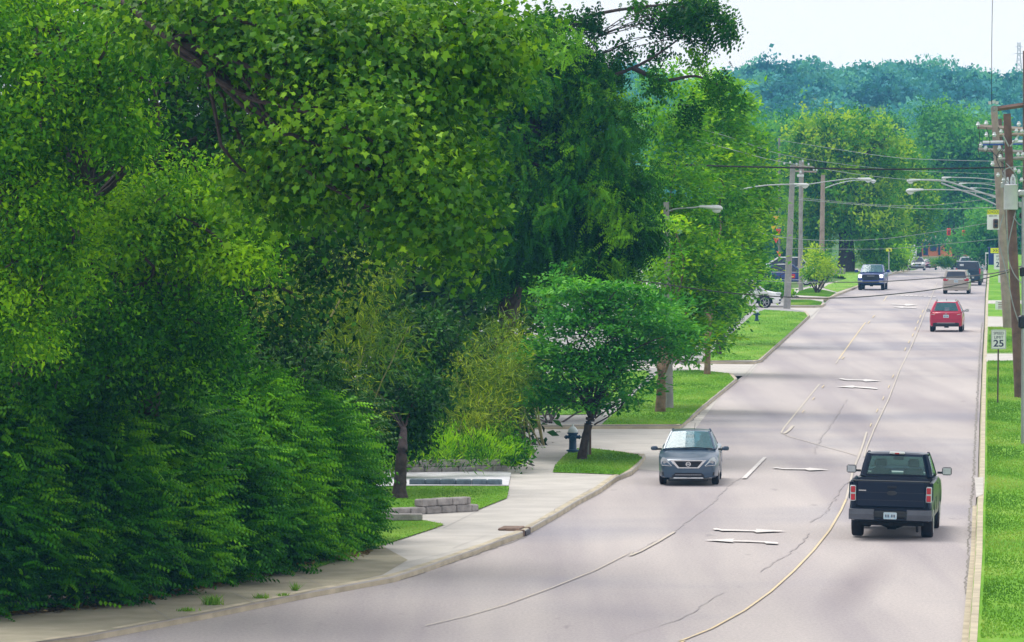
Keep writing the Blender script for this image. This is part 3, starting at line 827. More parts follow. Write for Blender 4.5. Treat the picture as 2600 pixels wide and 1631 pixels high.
def ptube(mb, pts, rs, n=10):   # pts: measured (x, y, Y)
    q = wob([P(*p) if isinstance(p, tuple) else p for p in pts], 5, .01)
    r = np.interp(np.linspace(0, 1, len(q)), np.linspace(0, 1, len(rs)), rs)
    mb.tube(q, list(r), n)
    return q

# --- 1 near sycamore with big lobed leaves, trunk out of frame on the left
base = Vector((-14.6, 98.0, .13))
es = [ell(800, 120, 93, 330, 170, 3), ell(560, 20, 94, 280, 90, 3), ell(1010, 470, 91, 125, 120, 2), ell(870, 320, 92, 210, 150, 2.5), ell(1075, 560, 90, 66, 46, 1), ell(700, 420, 94, 150, 90, 2), ell(1120, 100, 93, 110, 110, 2)]
ld, C = crown(es, 3900, 13, .30, .135, 'lobed', inner=.2)
mb = MB()
ptube(mb, [base, base + Vector((.2, 0, 5)), base + Vector((.9, -1, 11)), base + Vector((1.2, -1.2, 16))], [.45, .4, .33, .2])
bl_ = ptube(mb, [base + Vector((.5, -.6, 9)), (60, -90, 95), (250, -20, 94), (375, 78, 91.8), (480, 155, 91.8), (560, 240, 91.8), (640, 310, 91.8), (720, 400, 91.8), (830, 470, 91), (1000, 540, 91)], [.12, .07, .055, .045, .04, .035, .03, .028, .022, .012], 8)
ptube(mb, [(640, 310, 90.4), (720, 330, 91), (860, 400, 91), (1000, 450, 91)], [.04, .035, .03, .015], 6)
ptube(mb, [(250, -20, 94), (500, 50, 93), (800, 80, 93), (1120, 120, 93)], [.07, .05, .04, .02], 6)
limbs(mb, P(400, 100, 92), C, 22, .035, 3); limbs(mb, P(800, 250, 92), C, 18, .03, 4)
plant('sycamore_tree', 'big leaved sycamore reaching in from the left over the bamboo', 'tree', base, ld, 'l_syc', mb, 'bark')

# --- 2-4 maples of the left wall
def leftmaple(base, es, n, per, cr, sz, lab, trunk, leaf='l_maple', kind='diamond', style='round', seed=1, name='maple_tree', tb=0, barkm='bark', nl=26, lr=.05):
    if leaf in ('l_maple', 'l_hedge') and sz < .2: n, sz, cr = int(n * 1.7), sz * .76, cr * .9
    ld, C = crown(es, n, per, cr, sz, kind, style, tintbias=tb)
    mb = MB()
    q = ptube(mb, [base] + trunk, list(np.linspace(trunk_r[0], trunk_r[1], 6)))
    limbs(mb, q[len(q) // 2], C, nl // 2, lr, seed); limbs(mb, q[-1], C, nl // 2, lr, seed + 5)
    return plant(name, lab, 'tree', base, ld, leaf, mb, barkm)
trunk_r = (.26, .12)
leftmaple(G(225, 1300, .13), [ell(170, 180, 107, 190, 170, 2.5), ell(60, 60, 108, 150, 120, 2.5), ell(290, 300, 106, 80, 90, 1.5), ell(40, 330, 107, 130, 110, 2), ell(330, 80, 106, 90, 110, 2)], 1300, 11, .2, .17,
          'leafy maple filling the top left corner', [(240, 900, 115), (200, 500, 111), (185, 330, 109), (150, 100, 108)], seed=11)
leftmaple(G(350, 1290, .13), [ell(440, 470, 111, 160, 100, 2), ell(560, 600, 110, 90, 70, 1.4), ell(330, 560, 111, 130, 100, 2), ell(470, 560, 111, 130, 90, 1.6), ell(600, 520, 110, 55, 50, 1)], 1050, 11, .19, .16,
          'bright leaved maple with layered boughs in the middle of the left thicket', [(352, 1000, 116), (350, 780, 113), (355, 640, 112), (380, 500, 112)], seed=21, tb=.22)
leftmaple(G(120, 1280, .13), [(-12, 112, 16.5, 5, 6, 2.6), (-6, 116, 16.5, 4.5, 5, 2.4), (-13, 122, 18, 5, 6, 3), (-2, 121, 16.8, 3.6, 4, 2)], 1500, 9, .35, .24,
          'tall tree added for shade, its unseen crown above the top left of the picture', [(120, 900, 124), (110, 400, 123), (100, 100, 120), (120, -180, 118)], seed=71, name='shade_canopy_tree')  # crown added out of view to shade the pavement, road and hedge
leftmaple(G(60, 1330, .13), [ell(60, 560, 107, 150, 130, 1.6), ell(150, 640, 107, 90, 90, 1.2), ell(30, 760, 106, 120, 110, 1.3), ell(120, 480, 106, 90, 60, 1)], 900, 11, .18, .15,
          'yellow green maple sapling against the left edge', [(60, 1000, 112), (70, 700, 109), (30, 500, 108), (40, 400, 108)], seed=31, tb=.1)
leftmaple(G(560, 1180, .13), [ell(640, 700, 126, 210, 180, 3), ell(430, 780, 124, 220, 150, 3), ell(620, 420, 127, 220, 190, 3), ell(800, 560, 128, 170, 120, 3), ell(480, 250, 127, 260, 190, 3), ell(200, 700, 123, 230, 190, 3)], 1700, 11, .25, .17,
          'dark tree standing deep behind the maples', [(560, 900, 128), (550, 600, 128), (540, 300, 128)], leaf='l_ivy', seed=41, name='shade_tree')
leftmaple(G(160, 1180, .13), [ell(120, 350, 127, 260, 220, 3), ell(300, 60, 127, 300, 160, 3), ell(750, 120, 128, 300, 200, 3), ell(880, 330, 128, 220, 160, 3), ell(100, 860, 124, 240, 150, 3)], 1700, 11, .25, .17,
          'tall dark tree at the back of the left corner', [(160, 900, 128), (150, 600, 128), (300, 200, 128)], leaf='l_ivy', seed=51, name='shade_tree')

# --- honeysuckle hedge shrubs along the pavement, arching layered sprays
def shrub(bx, by, top, wpx, lab, seed, name='honeysuckle_shrub', leaf='l_hedge', tb=0, dens=1.0, group='honeysuckle shrubs along the pavement', dY=0, size=.34):
    b = G(bx, by, .14); Y = b.y + dY
    h = px(by - top, Y); rx = px(wpx, Y)
    zc = b.z
    es = [(b.x, Y + 1.0, zc + h * .28, rx, 1.5, h * .30), (b.x + rx * .15, Y + 1.5, zc + h * .58, rx * .85, 1.4, h * .30), (b.x - rx * .2, Y + 1.9, zc + h * .82, rx * .6, 1.2, h * .24)]
    E = np.array(es); n = int(1150 * dens)
    # sprays: long arching twigs carrying pairs of leaves, lying near level
    idx = rng.choice(3, n, p=[.42, .36, .22]); d = nrm_(rng.normal(0, 1, (n, 3)) * [1, 1, .9])
    r = .45 + .6 * rng.uniform(0, 1, n) ** .7
    C = E[idx, :3] + d * E[idx, 3:6] * r[:, None]
    C[:, 2] = np.maximum(C[:, 2], zc + .08)
    # gather into strata so that the sprays lie in layers
    st = .36; C[:, 2] += -.11 * np.sin((C[:, 2] / st + .35 * np.sin(C[:, 0] * 1.1 + seed)) * 2 * math.pi)
    out_ = nrm_(np.stack([d[:, 0] * 1.1 + .55, -np.abs(d[:, 1]) - .25, rng.normal(.12, .28, n)], 1))
    parts = []
    for k in range(3):   # three twig lengths per spray, bending down
        cc = C + out_ * (k * size * .85) + np.array([0, 0, -.02 * k * k])
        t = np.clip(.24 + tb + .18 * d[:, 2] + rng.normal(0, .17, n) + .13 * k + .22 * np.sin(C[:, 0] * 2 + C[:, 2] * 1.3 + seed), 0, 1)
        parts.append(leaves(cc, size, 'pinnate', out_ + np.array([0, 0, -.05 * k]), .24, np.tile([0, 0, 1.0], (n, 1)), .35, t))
    (v2, f2, t2), C2 = crown([e for e in es], int(n * .9), 8, .16, .12, 'diamond', 'round', inner=.55, tintbias=tb - .02)
    v2[:, 2] = np.maximum(v2[:, 2], zc + .03); parts.append((v2, f2, t2))
    mb = MB(); rr = random.Random(seed)
    for k in range(9):
        a = b + Vector((rr.uniform(-.3, .3), rr.uniform(.4, 1.2), -.1)); c = Vector(C[rr.randrange(n)])
        mb.tube(wob([a, a.lerp(c, .5) + Vector((0, 0, .5)), c], 4, .02), [.03 * (1 - i / 12) + .006 for i in range(9)], 5)
    return plant(name, lab, 'shrub', b, merge(parts), leaf, mb, 'bark', group, tname='stems', cname='foliage')
H = [(-110, 1460, 800, 150, 'honeysuckle shrub cut by the left edge of the picture', -.1), (30, 1440, 800, 150, 'honeysuckle shrub at the bottom left corner of the photo', -.08), (190, 1430, 930, 130, 'second honeysuckle shrub from the left end of the hedge', -.05),
     (340, 1405, 860, 125, 'third honeysuckle shrub from the left end of the hedge', -.04), (480, 1378, 940, 115, 'fourth honeysuckle shrub from the left end of the hedge', .0),
     (600, 1352, 900, 105, 'fifth honeysuckle shrub from the left end of the hedge', .02), (695, 1325, 920, 88, 'next to last honeysuckle shrub of the hedge, before the rounded end', .08),
     (772, 1298, 985, 60, 'last honeysuckle shrub of the hedge, rounded and next to the lawn', .12)]
for i, (x, y, t, wd, lab, tb) in enumerate(H):
    shrub(x, y, t, wd, lab, 60 + i, tb=tb, dens=1.25)
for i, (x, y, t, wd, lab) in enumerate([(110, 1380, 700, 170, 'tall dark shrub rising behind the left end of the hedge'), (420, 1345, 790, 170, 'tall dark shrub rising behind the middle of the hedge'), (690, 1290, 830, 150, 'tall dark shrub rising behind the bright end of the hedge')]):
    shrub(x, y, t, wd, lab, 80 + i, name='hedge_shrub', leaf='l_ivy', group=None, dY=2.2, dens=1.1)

# --- bamboo thickets
def bamboo(bx, by, es, n, lab, seed, nc=16, leaf='l_bamboo', tb=0, lean=0):
    b = G(bx, by, .14)
    ld, C = crown(es, n, 12, .24, .26, 'blade', 'round', inner=.25, tintbias=tb)
    mb = MB(); rr = random.Random(seed)
    for k in range(nc):
        a = b + Vector((rr.uniform(-1.2, 1.2), rr.uniform(-.8, .8), -.1)); c = Vector(C[rr.randrange(len(C))]); c.z += .4
        mb.tube(wob([a, a.lerp(c, .5) + Vector((0, 0, .4)), c], 5, .01), [.024 * (1 - i / 14) + .006 for i in range(11)], 5)
    return plant('bamboo_clump', lab, 'bamboo', b, ld, leaf, mb, 'culm', 'clumps of bamboo behind the hedge', tname='culms', cname='foliage')
leftmaple(G(250, 1330, .13), [ell(220, 760, 110, 190, 110, 1.6), ell(430, 760, 112, 170, 110, 1.6), ell(510, 830, 114, 80, 60, 1.2), ell(80, 880, 109, 130, 90, 1.4), ell(300, 870, 112, 260, 80, 1.2)], 1300, 11, .2, .15,
          'dense dark small leaved tree filling the gap above the hedge', [(250, 1000, 115), (250, 850, 113), (260, 750, 112)], leaf='l_hedge', seed=61, name='understorey_tree', tb=-.1)
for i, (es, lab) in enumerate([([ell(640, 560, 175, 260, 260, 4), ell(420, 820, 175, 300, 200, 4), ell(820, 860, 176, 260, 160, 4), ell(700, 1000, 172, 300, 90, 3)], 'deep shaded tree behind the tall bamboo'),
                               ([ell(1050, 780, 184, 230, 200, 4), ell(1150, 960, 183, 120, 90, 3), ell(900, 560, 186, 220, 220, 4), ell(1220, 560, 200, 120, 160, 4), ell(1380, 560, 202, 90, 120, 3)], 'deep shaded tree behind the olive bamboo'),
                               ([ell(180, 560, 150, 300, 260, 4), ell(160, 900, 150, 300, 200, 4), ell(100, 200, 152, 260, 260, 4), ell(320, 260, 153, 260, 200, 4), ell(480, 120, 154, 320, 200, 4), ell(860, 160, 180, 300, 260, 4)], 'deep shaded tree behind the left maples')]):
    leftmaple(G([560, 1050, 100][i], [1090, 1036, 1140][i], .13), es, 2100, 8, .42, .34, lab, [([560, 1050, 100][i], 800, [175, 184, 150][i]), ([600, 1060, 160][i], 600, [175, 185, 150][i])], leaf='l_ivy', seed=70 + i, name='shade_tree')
bamboo(780, 1140, [ell(770, 720, 140, 170, 120, 2), ell(720, 860, 139, 150, 120, 2), ell(840, 640, 141, 120, 70, 2), ell(880, 800, 140, 90, 90, 1.5), ell(790, 960, 138, 110, 90, 1.5)], 1150, 'tall yellow green bamboo clump above the hedge', 91, tb=.05)
bamboo(1090, 1085, [ell(1090, 900, 165, 130, 110, 2), ell(1010, 830, 166, 110, 80, 2), ell(1180, 870, 166, 70, 130, 1.6), ell(1120, 990, 164, 110, 70, 1.6)], 800, 'olive bamboo clump with brown tips behind the block walls', 92, tb=.08)
bamboo(1205, 1045, [ell(1215, 920, 172, 55, 80, 1), ell(1190, 820, 173, 60, 90, 1.2)], 260, 'thin bamboo stems by the side street corner', 93, nc=12)
mb = MB(); mb.tube(wob([P(712, 840, 137.4), P(770, 760, 137.2), P(822, 668, 137)], 5, .005), .022, 5)
tag(mb.build('bamboo_cane', M['culm']), 'single leaning yellow cane sticking out of the tall bamboo', 'cane')

# --- understorey by the block walls
def bush(bx, by, es, n, lab, leaf='l_hedge', kind='diamond', size=.12, per=10, style='round', name='bush', tb=0, group=None, cr=.16):
    b = G(bx, by, .14); ld, C = crown(es, n, per, cr, size, kind, style, inner=.1, tintbias=tb)
    mb = MB()
    limbs(mb, b + Vector((0, 0, -.05)), C, 8, .02, bx)
    return plant(name, lab, 'bush', b, ld, leaf, mb, 'bark', group, tname='stems', cname='foliage')
bush(1060, 1098, [ell(1010, 1060, 160, 80, 38, .8), ell(1120, 1055, 161, 80, 45, .8)], 330, 'weedy green bush behind the far block wall', leaf='l_maple', size=.2, kind='narrow', style='up', tb=.15)
bush(1215, 1090, [ell(1220, 1062, 163, 38, 30, .7), ell(1180, 1040, 165, 40, 40, .8)], 200, 'round bush at the side street corner', leaf='l_hedge', tb=.1)
bush(950, 1098, [ell(930, 1060, 160, 60, 36, .8)], 160, 'low bush behind the dark tree trunk', leaf='l_maple', size=.16, tb=.1)
bush(1290, 996, [ell(1290, 965, 212, 75, 42, 1.2)], 260, 'dark bush across the side street', leaf='l_ivy', size=.2)

# --- dark trunk tree on the small lawn
base = G(940, 1172, .16)
ld, C = crown([ell(950, 900, 154, 85, 90, 1.8), ell(1000, 800, 155, 80, 60, 1.8), ell(880, 1000, 153, 60, 70, 1.3), ell(950, 1010, 152.2, 62, 46, 1), ell(955, 930, 152, 80, 70, 1.4)], 1700, 11, .22, .16, 'diamond')
mb = MB(); ptube(mb, [base - Vector((0, 0, .1)), P(941, 1150, base.y), P(943, 1110, base.y), P(946, 1060, base.y), P(950, 1010, base.y + .6)], [.26, .17, .155, .14, .08], 12)
limbs(mb, P(950, 1015, base.y + .6), C, 5, .02, 5, wobble=.04)
plant('lawn_tree', 'dark trunk tree on the small lawn between the block walls', 'tree', base, ld, 'l_ivy', mb)

# --- the large drooping tree in the middle, reaching over the road
def wtree():
    base = G(1180, 1040, .14); Y = 178
    es = [ell(1250, 190, Y, 130, 130, 3), ell(1400, 330, Y, 115, 150, 2.6), ell(1460, 480, Y - 1, 85, 120, 2), ell(1200, 400, Y, 130, 170, 3), ell(1330, 480, Y - 1, 110, 150, 2.4),
          ell(1100, 220, Y + 1, 120, 190, 3), ell(1440, 635, Y - 1.5, 55, 45, 1.2), ell(1500, 550, Y - 1.5, 50, 60, 1.2), ell(1360, 230, Y, 90, 110, 2), ell(1250, 560, Y, 90, 90, 2), ell(1150, 600, Y, 90, 80, 2)]
    a, C1 = crown(es, 2600, 9, .26, .38, 'pinnate', 'hang', inner=.1)
    # sprigs hanging against the sky
    s = [ell(1290, 70, Y, 60, 50, 1.2), ell(1370, 120, Y, 55, 50, 1), ell(1430, 180, Y, 40, 40, 1), ell(1270, 20, Y, 40, 26, .8), ell(1600, 30, Y, 85, 45, 1), ell(1640, 80, Y, 60, 50, 1), ell(1600, 140, Y, 40, 28, .8), ell(1680, 190, Y, 42, 48, .8), ell(1725, 225, Y, 22, 36, .6), ell(1640, 240, Y, 26, 34, .6),
         ell(1330, 30, Y, 50, 22, .6), ell(1395, 45, Y, 50, 22, .6), ell(1375, 95, Y, 30, 25, .6), ell(1450, 110, Y, 26, 18, .5), ell(1500, 118, Y, 40, 20, .5), ell(1545, 62, Y, 25, 20, .5),
         ell(1500, 10, Y, 30, 18, .5), ell(1690, 30, Y, 30, 40, .7), ell(1350, 150, Y, 50, 40, .8), ell(1545, 215, Y, 24, 32, .5), ell(1700, 130, Y, 28, 26, .5)]
    b, C2 = crown(s, 520, 7, .24, .36, 'hang', 'hang', inner=0, tintbias=-.15)
    mb = MB()
    ptube(mb, [base, P(1190, 800, Y + 1), P(1230, 500, Y + .5), P(1260, 300, Y), P(1270, 150, Y)], [.42, .36, .3, .2, .1], 10)
    for path in ([(1240, 420, Y), (1380, 500, Y - .5), (1410, 600, Y - 1), (1390, 680, Y - 1.2)], [(1255, 300, Y), (1340, 320, Y), (1380, 420, Y - .5), (1400, 540, Y - 1)],
                 [(1262, 220, Y), (1400, 190, Y), (1490, 160, Y), (1560, 120, Y), (1640, 60, Y)], [(1490, 160, Y), (1560, 190, Y), (1640, 180, Y), (1720, 215, Y)], [(1262, 180, Y), (1330, 120, Y), (1400, 130, Y), (1480, 100, Y)],
                 [(1270, 120, Y), (1350, 60, Y), (1420, 30, Y), (1600, 10, Y), (1690, 30, Y)], [(1230, 500, Y), (1150, 400, Y), (1100, 200, Y)]):
        ptube(mb, path, [.10, .07, .045, .018], 6)
    limbs(mb, P(1240, 380, Y), C1, 40, .05, 8); limbs(mb, P(1600, 90, Y), C2, 10, .012, 9, r1=.006); limbs(mb, P(1400, 90, Y), C2[:120], 8, .012, 10, r1=.006)
    plant('drooping_tree', 'large dark tree with hanging leaf bunches against the sky in the centre', 'tree', base, merge([a, b]), 'l_walnut', mb)
wtree()
# a lighter tree behind it
base = G(1010, 1015, .1)
ld, C = crown([ell(1050, 420, 194, 170, 200, 4), ell(1150, 640, 192, 130, 100, 3), ell(1250, 650, 193, 90, 90, 3), ell(1000, 150, 195, 200, 190, 4), ell(1240, 330, 196, 110, 160, 3), ell(1350, 560, 196, 110, 120, 3), ell(950, 640, 190, 130, 100, 3)], 1900, 10, .4, .25, 'diamond')
mb = MB(); ptube(mb, [base, P(1010, 800, 194), P(1040, 500, 194), P(1060, 300, 194)], [.4, .32, .25, .15]); limbs(mb, P(1040, 480, 194), C, 30, .07, 12)
plant('leafy_tree', 'mid green leafy tree behind the drooping tree', 'tree', base, ld, 'l_maple', mb)

# --- layered tree with leaning trunk by the hydrant
base = G(1368, 1082, .14); Y = base.y
ld, C = crown([ell(1400, 800, Y, 130, 110, 2.6), ell(1520, 760, Y, 110, 80, 2.4), ell(1310, 870, Y, 85, 85, 2), ell(1330, 720, Y, 80, 60, 2), ell(1450, 880, Y - .5, 80, 70, 2), ell(1570, 800, Y, 60, 60, 1.6), ell(1410, 940, Y, 75, 40, 1.4), ell(1290, 940, Y + .5, 50, 30, 1), ell(1375, 690, Y, 50, 42, 1.6), ell(1262, 830, Y, 40, 60, 1.3), ell(1300, 655, Y + 1, 40, 40, 1.2), ell(1480, 700, Y, 45, 30, 1.2)], 1650, 13, .25, .17, 'diamond', 'layer', tintbias=.05)
mb = MB(); ptube(mb, [base - Vector((0, 0, .1)), P(1374, 1050, Y), P(1383, 1010, Y), P(1390, 985, Y), P(1400, 960, Y)], [.17, .12, .115, .14, .12], 12)
ptube(mb, [(1392, 985, Y), (1370, 940, Y), (1340, 880, Y)], [.09, .06, .03], 8); ptube(mb, [(1392, 985, Y), (1410, 940, Y), (1440, 860, Y)], [.08, .06, .03], 8)
for q in ([(1398, 1000, Y), (1425, 985, Y), (1455, 965, Y - .3), (1480, 955, Y - .3)], [(1400, 985, Y), (1430, 965, Y), (1470, 940, Y - .3), (1500, 930, Y - .3)], [(1455, 965, Y), (1490, 925, Y), (1505, 960, Y)], [(1430, 965, Y), (1450, 945, Y), (1462, 915, Y)]):
    ptube(mb, q, [.028, .02, .012, .006], 5)
limbs(mb, P(1392, 960, Y), C, 22, .018, 15)
plant('layered_tree', 'blue green layered tree with dark leaning trunk beside the near hydrant', 'tree', base, ld, 'l_dog', mb)

# --- bright street trees on the second lawn and beyond
def street(bx, by, es, n, lab, seed, r=.22, barkm='bark_tan', leaf='l_ginkgo', topx=None, topy=None, size=.22, cr=.34, per=10, name='street_tree', tb=0, group='bright green street trees on the left lawns', style='round', nl=40):
    b = G(bx, by, .14); Y = b.y
    ld, C = crown(es(Y + 5), int(n * 1.5), per, cr, size, 'diamond', style, inner=.35, tintbias=tb)
    mb = MB(); tx, ty = topx or bx + 8, topy or by - 300
    q = ptube(mb, [b - Vector((0, 0, .1)), b + Vector((.02, .1, .5)), b + Vector((.05, .5, 1.6)), P((bx * 3 + tx) / 4, by - 180, Y + 3.5), P(tx, ty, Y + 5)], [r * 1.25, r, r * .9, r * .7, r * .3], 12)
    limbs(mb, q[8], C, nl // 8, .03, seed); limbs(mb, q[13], C, nl // 8, .03, seed + 1)
    return plant(name, lab, 'tree', b, ld, leaf, mb, barkm, group)
street(1554, 970, lambda Y: [ell(1560, 640, Y, 100, 170, 2.2), ell(1590, 440, Y, 95, 170, 1.5), ell(1590, 270, Y, 75, 110, 1.5), ell(1535, 780, Y, 95, 75, 1.8), ell(1610, 790, Y, 75, 75, 1.5), ell(1650, 640, Y, 80, 110, 2), ell(1530, 480, Y, 70, 120, 1.5), ell(1568, 600, Y - 7, 42, 110, .7), ell(1562, 760, Y - 7, 46, 80, .7), ell(1650, 660, Y, 70, 100, 1.5)], 1500, 'nearest bright street tree, with the thick tan trunk on the second lawn', 101, r=.17, topx=1590, topy=560, style='layer')
street(1664, 882, lambda Y: [ell(1700, 620, Y, 95, 140, 2.6), ell(1690, 430, Y, 100, 150, 2.4), ell(1680, 270, Y, 70, 110, 1.8), ell(1730, 250, Y, 35, 70, 1), ell(1660, 770, Y, 60, 45, 1.6), ell(1630, 650, Y, 80, 120, 2)], 1500, 'second bright street tree, on a slim trunk at the back of the second lawn', 102, r=.13, topx=1700, topy=520, size=.25, style='layer')
street(1700, 815, lambda Y: [ell(1742, 540, Y, 66, 105, 2.4), ell(1760, 420, Y, 60, 120, 2), ell(1780, 470, Y, 45, 70, 1.6), ell(1740, 330, Y, 45, 90, 1.6), ell(1710, 610, Y, 50, 45, 2)], 1100, 'third bright street tree, nearest to the grey pole', 103, r=.15, topx=1755, topy=520, size=.3, barkm='bark', style='layer')
street(1700, 800, lambda Y: [ell(1703, 735, Y, 40, 55, 1.4), ell(1672, 700, Y, 36, 40, 1.2), ell(1690, 670, Y, 40, 30, 1.2)], 330, 'small dark green tree under the bright crowns beside the white car', 104, r=.07, topx=1700, topy=730, size=.22, leaf='l_ivy', name='small_tree', group=None, nl=10)
# leaning spire of leaf above the crowns
# --- small multi stem tree by the parked cars
b = G(1920, 690, .14); Y = b.y
ld, C = crown([ell(1925, 625, Y, 40, 38, 1.4), ell(1950, 640, Y, 22, 22, 1), ell(1908, 645, Y, 16, 16, .8), ell(1920, 600, Y, 24, 20, 1)], 330, 10, .24, .2, 'diamond', 'round', tintbias=.1)
mb = MB()
for k in range(6): ptube(mb, [b + Vector((random.uniform(-.3, .3), 0, -.1)), P(1905 + k * 8, 660, Y), P(1900 + k * 11, 640, Y)], [.07, .05, .03], 6)
ld2 = (ld[0], ld[1], np.clip(ld[2] + .2, 0, 1))
plant('small_tree', 'small pale flowering tree with several stems by the parked cars', 'tree', b, ld2, 'l_far', mb)
bush(1838, 700, [ell(1838, 684, 392, 30, 11, .6), ell(1812, 676, 392, 24, 13, .6)], 200, 'green bush between the two parked cars', leaf='l_ginkgo', size=.22, cr=.12)
bush(1790, 700, [ell(1776, 652, 400, 36, 22, 1)], 180, 'dark bush above the white parked car', leaf='l_fardark', size=.3, cr=.3)

# --- background trees
def bgtree(bx, Y, es, n, lab, leaf, r=.5, seed=1, size=.55, cr=.6, per=9, name='background_tree', group='trees beyond the parked cars', th=3.0, kind='tuft', tb=0):
    g = P(bx, 600, Y); b = Vector((g.x, Y, gz(Y)))
    ld, C = crown(es, int(n * 1.4), per, cr, size, kind, 'round', inner=.35, tintbias=tb + .1)
    mb = MB(); top = Vector((b.x, Y, max(b.z + th, min(e[2] for e in es))))
    ptube(mb, [b - Vector((0, 0, .2)), b + Vector((.1, 0, th * .5)), top, top + Vector((0, 0, 3))], [r * 1.2, r, r * .8, r * .3], 10)
    limbs(mb, top, C, 14, r * .25, seed, r1=.04)
    return plant(name, lab, 'tree', b, ld, leaf, mb, 'bark', group)
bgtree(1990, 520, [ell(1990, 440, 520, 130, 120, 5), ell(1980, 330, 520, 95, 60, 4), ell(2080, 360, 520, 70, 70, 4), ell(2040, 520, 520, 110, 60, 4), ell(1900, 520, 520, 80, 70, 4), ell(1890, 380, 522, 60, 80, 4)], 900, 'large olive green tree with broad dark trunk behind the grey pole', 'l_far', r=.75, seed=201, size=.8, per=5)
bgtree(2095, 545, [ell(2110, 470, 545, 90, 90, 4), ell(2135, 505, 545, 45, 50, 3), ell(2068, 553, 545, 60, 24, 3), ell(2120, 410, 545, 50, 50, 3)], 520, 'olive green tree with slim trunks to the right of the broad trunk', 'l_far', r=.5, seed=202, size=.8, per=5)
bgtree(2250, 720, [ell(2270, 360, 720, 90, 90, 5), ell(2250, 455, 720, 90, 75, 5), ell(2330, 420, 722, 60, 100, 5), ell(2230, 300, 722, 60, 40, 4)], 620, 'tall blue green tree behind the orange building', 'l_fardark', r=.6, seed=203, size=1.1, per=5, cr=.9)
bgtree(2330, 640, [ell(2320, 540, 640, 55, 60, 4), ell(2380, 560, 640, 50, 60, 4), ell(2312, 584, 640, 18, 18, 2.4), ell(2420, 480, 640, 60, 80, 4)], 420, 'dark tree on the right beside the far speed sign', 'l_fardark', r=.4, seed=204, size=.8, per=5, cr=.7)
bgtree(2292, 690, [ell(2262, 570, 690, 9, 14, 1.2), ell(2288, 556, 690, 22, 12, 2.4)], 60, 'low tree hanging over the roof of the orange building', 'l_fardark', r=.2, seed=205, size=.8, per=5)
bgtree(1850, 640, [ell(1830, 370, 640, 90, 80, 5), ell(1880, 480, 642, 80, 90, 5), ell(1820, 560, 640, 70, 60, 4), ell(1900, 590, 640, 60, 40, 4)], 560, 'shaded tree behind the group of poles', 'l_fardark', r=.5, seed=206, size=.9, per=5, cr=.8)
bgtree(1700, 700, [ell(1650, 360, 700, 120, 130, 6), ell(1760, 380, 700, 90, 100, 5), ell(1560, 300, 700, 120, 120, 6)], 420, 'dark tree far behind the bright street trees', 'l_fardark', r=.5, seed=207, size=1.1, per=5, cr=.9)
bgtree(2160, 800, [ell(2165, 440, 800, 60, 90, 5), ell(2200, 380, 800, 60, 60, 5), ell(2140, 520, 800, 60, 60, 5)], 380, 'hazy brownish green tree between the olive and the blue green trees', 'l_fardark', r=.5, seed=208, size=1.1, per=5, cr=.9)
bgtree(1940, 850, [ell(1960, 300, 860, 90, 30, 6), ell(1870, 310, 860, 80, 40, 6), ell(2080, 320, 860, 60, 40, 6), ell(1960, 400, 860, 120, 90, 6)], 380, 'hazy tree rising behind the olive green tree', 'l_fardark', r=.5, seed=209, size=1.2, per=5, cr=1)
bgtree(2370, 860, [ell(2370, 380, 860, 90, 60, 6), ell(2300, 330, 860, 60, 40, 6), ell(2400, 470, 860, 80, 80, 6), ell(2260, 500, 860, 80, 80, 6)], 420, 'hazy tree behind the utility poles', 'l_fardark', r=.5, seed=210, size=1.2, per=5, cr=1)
for i, (x, y, Y, rx, rz, lab) in enumerate([(2060, 600, 520, 26, 18, 'small bright tree left of the yellow sign'), (2112, 605, 530, 22, 18, 'small bright tree right of the yellow sign'), (2180, 615, 560, 0, 0, '')]):
    if rx: bgtree(x, Y, [ell(x, y, Y, rx, rz, 1.4)], 120, lab, 'l_ginkgo', r=.1, seed=220 + i, size=.5, cr=.4, per=5, name='small_tree', group='small trees along the far verge', th=1.2)
for i, (x, Y, lab) in enumerate([(2108, 610, 'dark trunks row at the far end of the verge'), ]):
    bgtree(x, Y, [ell(2100, 566, Y, 36, 22, 3)], 220, 'shady tree over the far end of the left pavement', 'l_fardark', r=.5, seed=230, size=.8, per=5)
# hedge in front of the far building
Y = 690
ld, C = crown([ell(2222, 617, Y, 22, 7, 1), ell(2246, 617, Y + 6, 18, 7, 1)], 170, 6, .2, .4, 'tuft', inner=0)
plant('far_hedge', 'clipped green hedge in front of the orange building', 'hedge', P(2235, 625, Y), ld, 'l_far')

# --- wooded ridge at the horizon
ridge = [(1300, 175), (1420, 158), (1480, 150), (1560, 175), (1640, 190), (1720, 170), (1770, 145), (1830, 135), (1900, 140), (1960, 128), (2010, 138), (2040, 152), (2120, 150), (2170, 147), (2220, 160), (2260, 175), (2300, 178), (2340, 196), (2370, 172), (2410, 165), (2500, 170), (2650, 160)]
YH = 1350
def ridge_z(x, Y):   # height of the crest above a world x at the crest distance
    xs = [P(a, b, YH).x for a, b in ridge]; zs = [P(a, b, YH).z - 3.5 for a, b in ridge]
    return np.interp(x, xs, zs)
mb = MB(); nx, ny = 50, 14; vs = []
for j in range(ny):
    v = j / (ny - 1); Yj = 980 + (YH + 150 - 980) * v
    for i in range(nx):
        x = -330 + 800 * i / (nx - 1); top = ridge_z(np.clip(x, -20, 150), YH) - 6
        base_ = gz(980)
        s = math.sin(min(1, (Yj - 980) / (YH - 980)) * math.pi / 2) ** 1.2
        s *= 1 + .05 * math.sin(x * .05 + v * 5)
        vs.append((x, Yj, base_ + (top - base_) * s - .5))
mb.add(vs, [(j * nx + i, j * nx + i + 1, (j + 1) * nx + i + 1, (j + 1) * nx + i) for j in range(ny - 1) for i in range(nx - 1)])
struct(mb, 'hill', M['land'])
